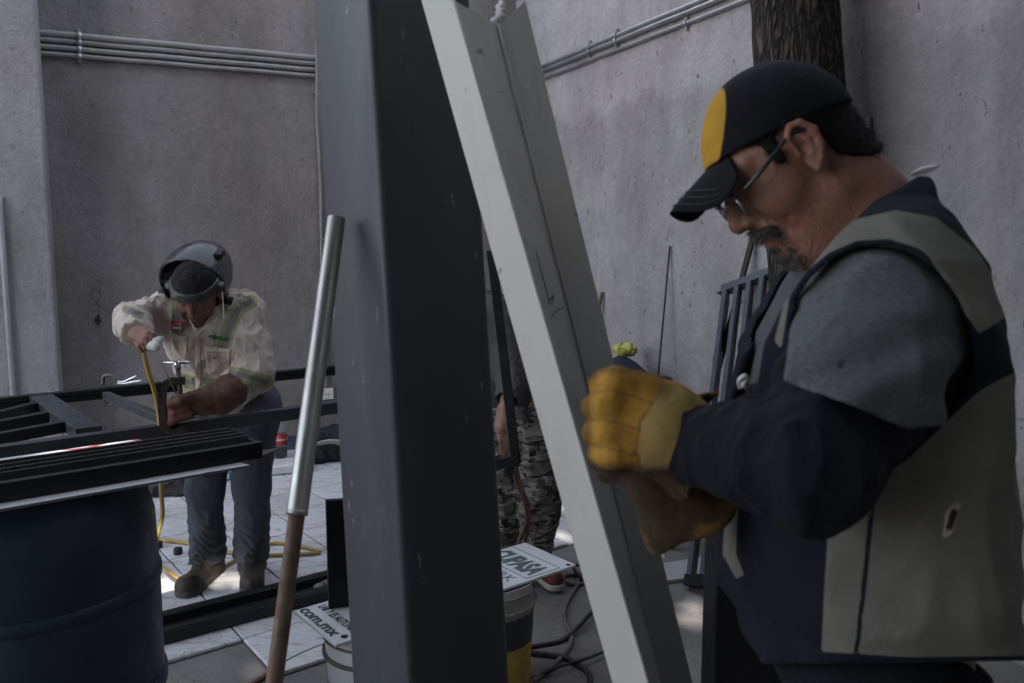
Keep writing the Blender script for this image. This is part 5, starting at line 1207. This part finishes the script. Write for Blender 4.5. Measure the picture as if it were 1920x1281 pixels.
tag(MB().tube(smooth_path(hz+hz2+gl3, 6), .0082, 10).build('yellow_hose', M['yellowhose']), 'yellow welding cable hanging from the holder and coiled on the tiles', 'cable')
# ================================================================== the man in camouflage trousers
cm = empty('person', onz(985, 1085), 'man in grey shirt and camouflage trousers half hidden behind the dark tube', 'person'); cm.location.z = 0
skin3 = skin('ruddy_skin', (.26, .15, .11), (.30, .15, .11))
cpel = P(965, 745, 3.42); cch = P(905, 610, 3.36); csL = P(945, 605, 3.28); csR = P(870, 600, 3.45); celL = P(962, 700, 3.22); cwr = P(946, 768, 3.12); chd = P(944, 800, 3.09)
c_hL, c_hR = cpel+Vector((.07, -.05, -.03)), cpel+Vector((-.07, .06, -.03)); c_aL = onz(1004, 1078); c_aL.z = .10; c_aR = onz(955, 1075); c_aR.z = .10
c_kL = c_hL.lerp(c_aL, .5)+Vector((.02, -.04, 0)); c_kR = c_hR.lerp(c_aR, .5)+Vector((-.01, -.04, 0))
H3 = Head(P(835, 520, 3.33), (Vector((-.75, -.45, -.55))).normalized(), Vector((-.5, -.2, .85)).normalized())
def legs3(p, e=0.): return np.minimum(chain(p, [c_hL, c_kL, c_aL], [.098+e, .078+e, .060+e], .03), chain(p, [c_hR, c_kR, c_aR], [.098+e, .078+e, .060+e], .03))
def torso3(p): return sm(chain(p, [cpel, cpel.lerp(cch, .5), cch], [.135, .14, .14], .05), cap(p, csL, csR, .075), .06)
def arm3(p, e=0.): return np.minimum(chain(p, [csL, celL, cwr], [.066+e, .05+e, .034+e], .03), chain(p, [csR, csR+Vector((-.12, -.1, -.2)), csR+Vector((-.1, -.3, -.25))], [.066+e, .05+e, .034+e], .03))
def hand3(p):
    d = cap(p, cwr, chd, .030, .036)
    for k in range(4): d = sm(d, chain(p, [chd+AX_R*(-.024+.016*k), P(938+6.5*k, 822+2*k, 3.07), P(940+6*k, 846+(4, 6, 4, -2)[k], 3.085)], [.0105, .0095, .0075], .006), .006)
    return d
def body3(p): return sm(sm(torso3(p)+.012, arm3(p, -.010), .02), sm(legs3(p, -.012), cap(p, H3.w(-.03, -.04, 0), cch+Vector((0,0,.08)), .055), .02), .02)
lo3, hi3 = bounds([cpel, cch, csL, csR, celL, cwr, c_aL, c_aR, csR+Vector((-.12, -.3, 0))], .12); lo3[2] = .03
softjoin('body', [(body3, lo3, hi3, .013), (lambda p: H3.sdf(p), H3.o-.16, H3.o+.16, .006), (hand3, *bounds([cwr, chd, P(960, 850, 3.08)], .05), .004)], skin3, cm)
soft('hair', lambda p: np.maximum(H3.sdf(p)-.008, (lambda q: -(q[1]-(.02+.4*q[0])))(H3.loc(p))), H3.o-.16, H3.o+.16, .006, hairm, cm)
gsh = cloth('dull_grey_shirt', (.085, .078, .078), .15, 700, 12, .6)
def sh3(p): d = sm(torso3(p)-.012, arm3(p, .012), .03)+folds(p, 11, .014, (1, 1, .6), 8); return np.maximum(np.maximum(np.maximum(d, p[:, 2]*-1+.765), -(d+.014)), np.where(cap(p, cwr, chd, .04) < .02, 1, -1)*.02)
soft('shirt', sh3, lo3, hi3, .009, gsh, cm)
def camo():
    m, nt, b = newmat('camouflage_cloth'); v = mapped(nt, (1, 1, 2.4), (0, .25, 0))
    n1 = noise(nt, v, 9, 2.5, .5, 1.2); n2 = noise(nt, mapped(nt, (1, 1, 2.6), (0, .3, .9)), 11, 2.5, .5, 1.4); n3 = noise(nt, mapped(nt, (1, 1, 2.2), (.4, .1, 2)), 10, 3, .5, 1.4)
    col = mix(nt, ramp(nt, n1, [(.0, 0.), (.50, 1.)], 'CONSTANT'), (.27, .245, .225), (.135, .118, .105)); col = mix(nt, ramp(nt, n2, [(.0, 0.), (.56, 1.)], 'CONSTANT'), col, (.055, .047, .044)); col = mix(nt, ramp(nt, n3, [(.0, 0.), (.60, 1.)], 'CONSTANT'), col, (.018, .016, .016))
    L(nt, col, b.inputs['Base Color']); b.inputs['Roughness'].default_value = .9; nb = bump(nt, noise(nt, mapped(nt), 14, 4, .5, .8), .4, .02); L(nt, nb, b.inputs['Normal']); return m
def tr3(p): d = sm(legs3(p, .018), cap(p, cpel+Vector((-.05, 0, -.03)), cpel+Vector((.05, 0, -.03)), .13), .05)+folds(p, 9, .016, (1, 1, .8), 9); return np.maximum(np.maximum(np.maximum(d, .07-p[:, 2]), p[:, 2]-.80), -(d+.014))
lo_j, hi_j = bounds([c_hL, c_hR, c_aL, c_aR, cpel], .16); lo_j[2] = .05; soft('camouflage_trousers', tr3, lo_j, hi_j, .007, camo(), cm)
rs_ = simple('red_shoe', (.10, .02, .02), .7, 0, .2, 20); ws_ = simple('pale_sole', (.38, .36, .33), .8)
for an, dr in ((c_aL, Vector((.35, -.8, 0))), (c_aR, Vector((-.3, -.9, 0)))):
    dr = dr.normalized(); hl = Vector((an.x, an.y, .05))-dr*.04; toe = hl+dr*.23
    so_ = soft('shoe', lambda p: np.maximum(sm(cap(p, hl, toe, .042, .038), cap(p, Vector((an.x, an.y, .05)), Vector((an.x, an.y, .10)), .045), .04), TZ+.02-p[:, 2]), *bounds([hl, toe, an], .08), .007, rs_, cm)
    soft('sole', lambda p: np.maximum(cap(p*A3((1,1,0)), hl*1.0-Vector((0,0,.05)), toe-Vector((0,0,.05)), .046, .043), np.abs(p[:, 2]-(TZ+.013))-.0125), *bounds([hl, toe], .08), .007, ws_, so_, relax=0)
# ---- the black frame he holds, with cables
bf0, bf1 = P(921, 470, 3.02), P(968, 868, 3.02)
root = empty('held_steelwork', P(950, 880, 3.02), 'slim black steel frame held upright between the tube and the cream beam', 'steel frame')
MB().bar(bf0, bf1, .036, .03, up=AX_F).build('upright', M['black'], root, .002)
MB().bar(P(972, 862, 3.0), P(880, 884, 3.0), .036, .03, up=AX_F).build('cross_bar', M['black'], root, .002)
MB().bar(P(955, 874, 3.0), P(953, 894, 3.0), .034, .02, up=AX_F).build('bracket', M['black'], root, .002)
MB().bar(P(880, 890, 3.0), onz(883, 1075, TZ), .03, .03, up=AX_F).build('leg', M['black'], root, .002)
def cable(name, pts, r, mat, label, sub=6): return tag(MB().tube(smooth_path(pts, sub), r, 8).build(name, mat), label, 'cable')
cable('cable', [P(948, 790, 3.06), P(962, 850, 3.06), P(968, 900, 3.05), P(985, 945, 3.05), P(987, 980, 3.06), P(975, 1010, 3.05), P(970, 1030, 3.04)], .0085, M['redcable'], 'brown cable hanging in front of the camouflage trousers')
cable('cable', [P(952, 800, 3.05), P(966, 860, 3.045), P(975, 905, 3.04), P(991, 950, 3.05), P(990, 990, 3.06), P(982, 1026, 3.05)], .006, M['redcable'], 'thin copper coloured cable beside the brown one by the trousers')
# ================================================================== small things on the floor
# ---- bags heaped by the right wall
bq = onplane(1195, 800, CORNER+RN*.20, RN); bq.z = 0
bagm = cloth('dark_denim', (.03, .038, .055), .3, 500, 14, .6)
top_c = onplane(1180, 705, CORNER+RN*.2, RN)
def bagf(p):
    d = chain(p, [bq+Vector((0,0,.16)), bq+Vector((.0,0,.45)), top_c+Vector((-.05, 0, -.03)), top_c+RD*.13+Vector((0,0,-.09))], [.17, .16, .11, .085], .06)+folds(p, 9, .03, (1, 1, .8), 12); return np.maximum(d, .002-p[:, 2])
tag(soft('stuffed_bag', bagf, *bounds([bq, top_c, top_c+RD*.2], .26), .013, bagm), 'dark blue stuffed bag standing against the right wall', 'bag')
yl = onplane(1170, 657, CORNER+RN*.16, RN)
plm = simple('yellow_plastic', (.45, .43, .10), .3, 0, .2, 12, 30, .5, .01); 
def yb_(p): return sm(ell(p, yl, (.062, .055, .042)), ell(p, yl+RD*.085+Vector((0,0,.018)), (.032, .03, .022)), .02)+folds(p, 26, .02, (1,1,1), 3)
tag(soft('plastic_bag', yb_, *bounds([yl], .17), .006, plm), 'crumpled yellow green plastic bag on top of the dark stuffed bag', 'plastic bag')
# cardboard
cbm = simple('cardboard', (.22, .13, .075), .85, 0, .2, 12)
c_ = onplane(1322, 795, CORNER+RN*.05, RN)
m = MB(); m.box(Vector((c_.x, c_.y, c_.z/2)), .16, .008, c_.z/2, RD, RN); tag(m.build('cardboard_sheet', cbm), 'brown cardboard sheet standing at the foot of the right wall', 'cardboard')
# pale board on the ground
a, b, c2, d2 = (onz(x, y, .018) for x, y in ((1205, 1062), (1340, 1040), (1350, 1074), (1200, 1096)))
m = MB(); t_ = Vector((0,0,.014)); m.hull([a-t_, d2-t_, c2-t_, b-t_, a, d2, c2, b]); tag(m.build('pale_board', simple('painted_board', (.42, .43, .45), .6, 0, .12, 10)), 'pale board lying on the concrete by the leaning slatted panel', 'board')
# ---- cables on the concrete
def gc(pts, r): 
    out = []
    for k, q in enumerate(pts): v = onz(q[0], q[1]); v.z = r+(.0 if len(q) < 3 else q[2]); out.append(v)
    return out
cable('cable', gc([(1120, 1062), (1090, 1080), (1062, 1082), (1056, 1092), (1075, 1100), (1100, 1096), (1085, 1088), (1082, 1102), (1065, 1130), (1058, 1155), (1062, 1175), (1072, 1195), (1066, 1220), (1040, 1250), (1010, 1275), (960, 1300)], .009), .009, M['greycable'], 'grey cable curling down the concrete between the bucket and the cream beam')
cable('cable', gc([(1130, 1140, .02), (1110, 1160, .02), (1080, 1190, .012), (1050, 1206), (1000, 1216), (940, 1226)], .008), .008, M['blackcable'], 'black cable crossing the concrete behind the yellow bucket')
cable('cable', gc([(1150, 1225, .016), (1100, 1246, .016), (1050, 1262, .018), (990, 1278), (930, 1290)], .006), .006, M['blackcable'], 'thin black cable crossing low beside the yellow bucket')
cable('cable', gc([(940, 1222), (1000, 1230), (1050, 1236), (1085, 1252), (1104, 1268), (1108, 1300)], .010), .010, M['blackcable'], 'thick dark cable looping towards the camera beside the bucket')
cable('cable', gc([(470, 1290), (505, 1268), (550, 1240), (606, 1216), (680, 1195)], .009), .009, M['redcable'], 'brown hose running along the edge of the tiles by the white bucket')
cable('cable', gc([(1120, 1072, .02), (1095, 1070, .02), (1075, 1078, .03), (1090, 1092, .02), (1120, 1090, .01)], .007), .007, M['blackcable'], 'short black cable loop beside the red shoe')
# ---- foam block, bottles, wooden batten, coil, bags by the left wall
f0 = onz(420, 903, TZ); f1_ = onz(592, 885, TZ); fd = (f1_-f0).normalized(); fn = Vector((-fd.y, fd.x, 0)); 
def foamf(p): return rbox(p, (f0+f1_)/2+fn*.11+Vector((0,0,.036)), ((f1_-f0).length/2, .11, .036), .012, (fd, fn, Vector((0,0,1))))+.006*vn(p, 30)
tag(soft('foam_slab', foamf, *bounds([f0, f1_, f0+fn*.3, f1_+fn*.3], .06), .012, M['foam']), 'white slab on the tiles in front of the soda bottle', 'slab')
def bottle(c, label, red):
    root = empty('soda_bottle', c, label, 'bottle', 'plastic soda bottles by the wall')
    gm, nt_, bb = newmat('clear_pet'); bb.inputs['Transmission Weight'].default_value = .9; bb.inputs['Roughness'].default_value = .08; bb.inputs['IOR'].default_value = 1.15; bb.inputs['Base Color'].default_value = (.85, .9, .9, 1)
    prof = [(.0, .004), (.035, .0), (.050, .012), (.054, .03), (.053, .10), (.055, .13), (.055, .20), (.050, .225), (.038, .26), (.024, .29), (.016, .31), (.0145, .325), (.0145, .34)]
    MB().lathe(prof, c, 28).build('body', gm, root)
    if red: MB().lathe([(.0, .006), (.033, .004), (.0485, .014), (.0525, .03), (.0515, .085), (0, .086)], c, 28).build('cola', simple('cola', (.02, .008, .005), .2), root)
    lab = MB().lathe([(.0555, .12), (.0562, .122), (.0562, .205), (.0555, .207)], c, 28).build('label', M['red'], root) if red else None
    MB().lathe([(.0165, .328), (.0168, .345), (.0160, .35), (0, .351)], c, 20).build('cap', simple('green_cap', (.10, .26, .15), .5), root)
    sc3 = .78
    for ch in root.children_recursive:
        for v in ch.data.vertices: v.co = Vector(c)+(v.co-Vector(c))*sc3
    if red:
        va = math.atan2(-c.y, -c.x); rr_ = lambda z: .0568*sc3
        curved_text('Coca-Cola', .034*sc3, c, .158*sc3, va-.83, rr_, M['white'], lab, .0008*sc3, .28, 1.02)
    return root
bp = onz(527, 858, TZ); bp.z = TZ; bottle(bp, 'clear cola bottle with red label and green cap by the wall', True)
bp2 = onz(281, 880, TZ); bp2.z = TZ; bottle(bp2, 'empty clear bottle with green cap seen through the welding frame', False)
wb0 = onz(503, 866, TZ); wtop = P(499, 770, (wb0-CAM).dot(AX_F)+.10)
tag(MB().bar(wb0, wtop, .055, .022, up=AX_F).build('wooden_batten', M['wood'], None, .002), 'upright wooden batten beside the leg of the welder', 'batten')
# blue board at the wall foot
b0 = onplane(470, 838, W0+WN*.04, WN); b1_ = onplane(600, 820, W0+WN*.04, WN); b0.z = 0; b1_.z = 0
m = MB(); m.box((b0+b1_)/2+Vector((0,0,.055)), (b1_-b0).length/2, .012, .055, WD, WN); tag(m.build('blue_board', M['navyboard'], None, .003), 'dark blue board lying along the foot of the wall behind the cola bottle', 'board')
# tool bag with a coil of cable
tb = onz(640, 866, TZ); tbm = cloth('tool_bag', (.03, .03, .034), .3, 500, 14, .5)
def tbf(p): return np.maximum(rbox(p, tb+WD*.02+WN*-.12+Vector((0,0,.10)), (.24, .12, .10), .05, (WD, WN, Vector((0,0,1))))+folds(p, 10, .03, (1,1,1), 5), TZ-p[:, 2])
tag(soft('tool_bag', tbf, *bounds([tb+WD*.28, tb-WD*.28], .30), .014, tbm), 'slack black tool bag at the foot of the wall beside the tube', 'bag')
cc = P(625, 842, (tb-CAM).dot(AX_F)-.02); cxx = (AX_R*.98+AX_F*.1).normalized(); m = MB(); rg = random.Random(4)
for k in range(7):
    r1 = .078+.007*k+rg.uniform(-.004, .004); oo = Vector((rg.uniform(-.01, .01), -.004*k, rg.uniform(-.006, .006))); m.tube([cc+oo+cxx*r1*math.cos(t)+(AX_U*.80-AX_F*.6)*r1*.72*math.sin(t) for t in [2*math.pi*i/30 for i in range(30)]], .0055, 8, closed=True)
o = m.build('cable_coil', simple('coil_grey', (.30, .28, .26), .6, 0, .25, 20)); tag(o, 'coil of pale grey cable on the black tool bag', 'cable')
# paper sack, white with red print
pb_ = onz(75, 905, TZ); pb_.z = TZ
def sackf(p): return np.maximum(rbox(p, pb_+Vector((0,.10,.16)), (.15, .10, .16), .06, (WD, WN, Vector((0,0,1))))+folds(p, 8, .03, (1,1,.8), 7), TZ-p[:, 2])
sackm, nt_, bb = newmat('sack_paper'); v_ = mapped(nt_); st_ = noise(nt_, mapped(nt_, (3.5, 3.5, .4), (0, 0, .5)), 2.0, 1, .4)
L(nt_, ramp(nt_, st_, [(0., (.50, .47, .43)), (.58, (.30, .06, .05)), (.66, (.50, .47, .43))], 'CONSTANT'), bb.inputs['Base Color']); bb.inputs['Roughness'].default_value = .85; L(nt_, bump(nt_, noise(nt_, v_, 16, 5), .5, .02), bb.inputs['Normal'])
tag(soft('paper_sack', sackf, *bounds([pb_], .36), .012, sackm), 'whitish paper sack with red print under the welding frame', 'sack')
# dark scraps under the frame
sc1 = onz(290, 930, TZ); dk = simple('dark_scrap', (.03, .028, .03), .8, 0, .3, 20)
def scrapf(p): return np.maximum(ell(p, sc1+Vector((0,.06,.03)), (.22, .10, .06))+folds(p, 12, .05, (1,1,1), 9), TZ-p[:, 2])
tag(soft('dark_cloth_heap', scrapf, *bounds([sc1], .30), .013, dk), 'dark cloth heap on the tiles behind the drum', 'cloth')
pp = onz(325, 926, TZ); tag(MB().tube([pp+Vector((-.05, .02, .02)), pp+Vector((.02, 0, .02))], .018, 12, False).build('pipe_offcut', M['clampgrey']), 'short grey pipe offcut on the tiles behind the welder', 'pipe')
bb_ = onz(432, 900, TZ); m = MB(); m.box(bb_+Vector((0,0,.03)), .03, .02, .03); root = tag(m.build('blue_tool', simple('blue_tool_paint', (.05, .12, .26), .5), None, .006), 'small blue tool on the tiles between the legs of the welder', 'tool')
# loose caps and crumbs
for k, (x, y) in enumerate(((334, 1039), (297, 1027))):
    q = onz(x, y, TZ); tag(MB().lathe([(0, .001), (.019, 0), (.020, .004), (.020, .026), (.017, .030), (0, .030)], q, 20).build('round_plug', M['rubber']), ('round black plastic plug lying on the tiles near the left boot' if k == 0 else 'round black plastic plug under the hanging yellow cable'), 'plug', 'loose black plugs on the tiles')
cr = simple('mortar_crumb', (.20, .17, .15), .95, 0, .3, 60, 120, .5, .003)
def crumb(c, r, seed): 
    return lambda p: ell(p, c+Vector((0,0,r*.5)), (r, r*.8, r*.6))+.012*vn(p, 60, seed)
for k, (x, y, r) in enumerate(((598, 1106, .022), (611, 1100, .024), (614, 1083, .013))):
    q = onz(x, y, TZ); tag(soft('mortar_crumb', crumb(q, r+.008, k), *bounds([q], .05), .005, cr), ('lump of dry mortar on the tiles, nearest the channel', 'larger lump of dry mortar beside the black plate', 'smallest lump of dry mortar farther back on the tiles')[k], 'rubble', 'mortar lumps on the tiles')
rg = random.Random(9); V = []; Fc = []
for k in range(900):
    x, y = rg.uniform(250, 1330), rg.uniform(900, 1290); q = onz(x, y); z = TZ if (paved(q)) else 0; r = rg.choice((.002, .003, .004, .006)); n = len(V)
    h = [Vector((rg.uniform(-r, r), rg.uniform(-r, r), 0)) for _ in range(3)]; V += [q+Vector((0,0,z+.0005))+t for t in h]+[q+Vector((0,0,z+r*.8))]; Fc += [(n, n+1, n+3), (n+1, n+2, n+3), (n+2, n, n+3)]
tag(meshobj('grit', V, Fc, simple('grit_mat', (.12, .11, .10), .95, 0, .5, 300)), 'scattered grit and crumbs on the yard floor', 'grit', kind='stuff')
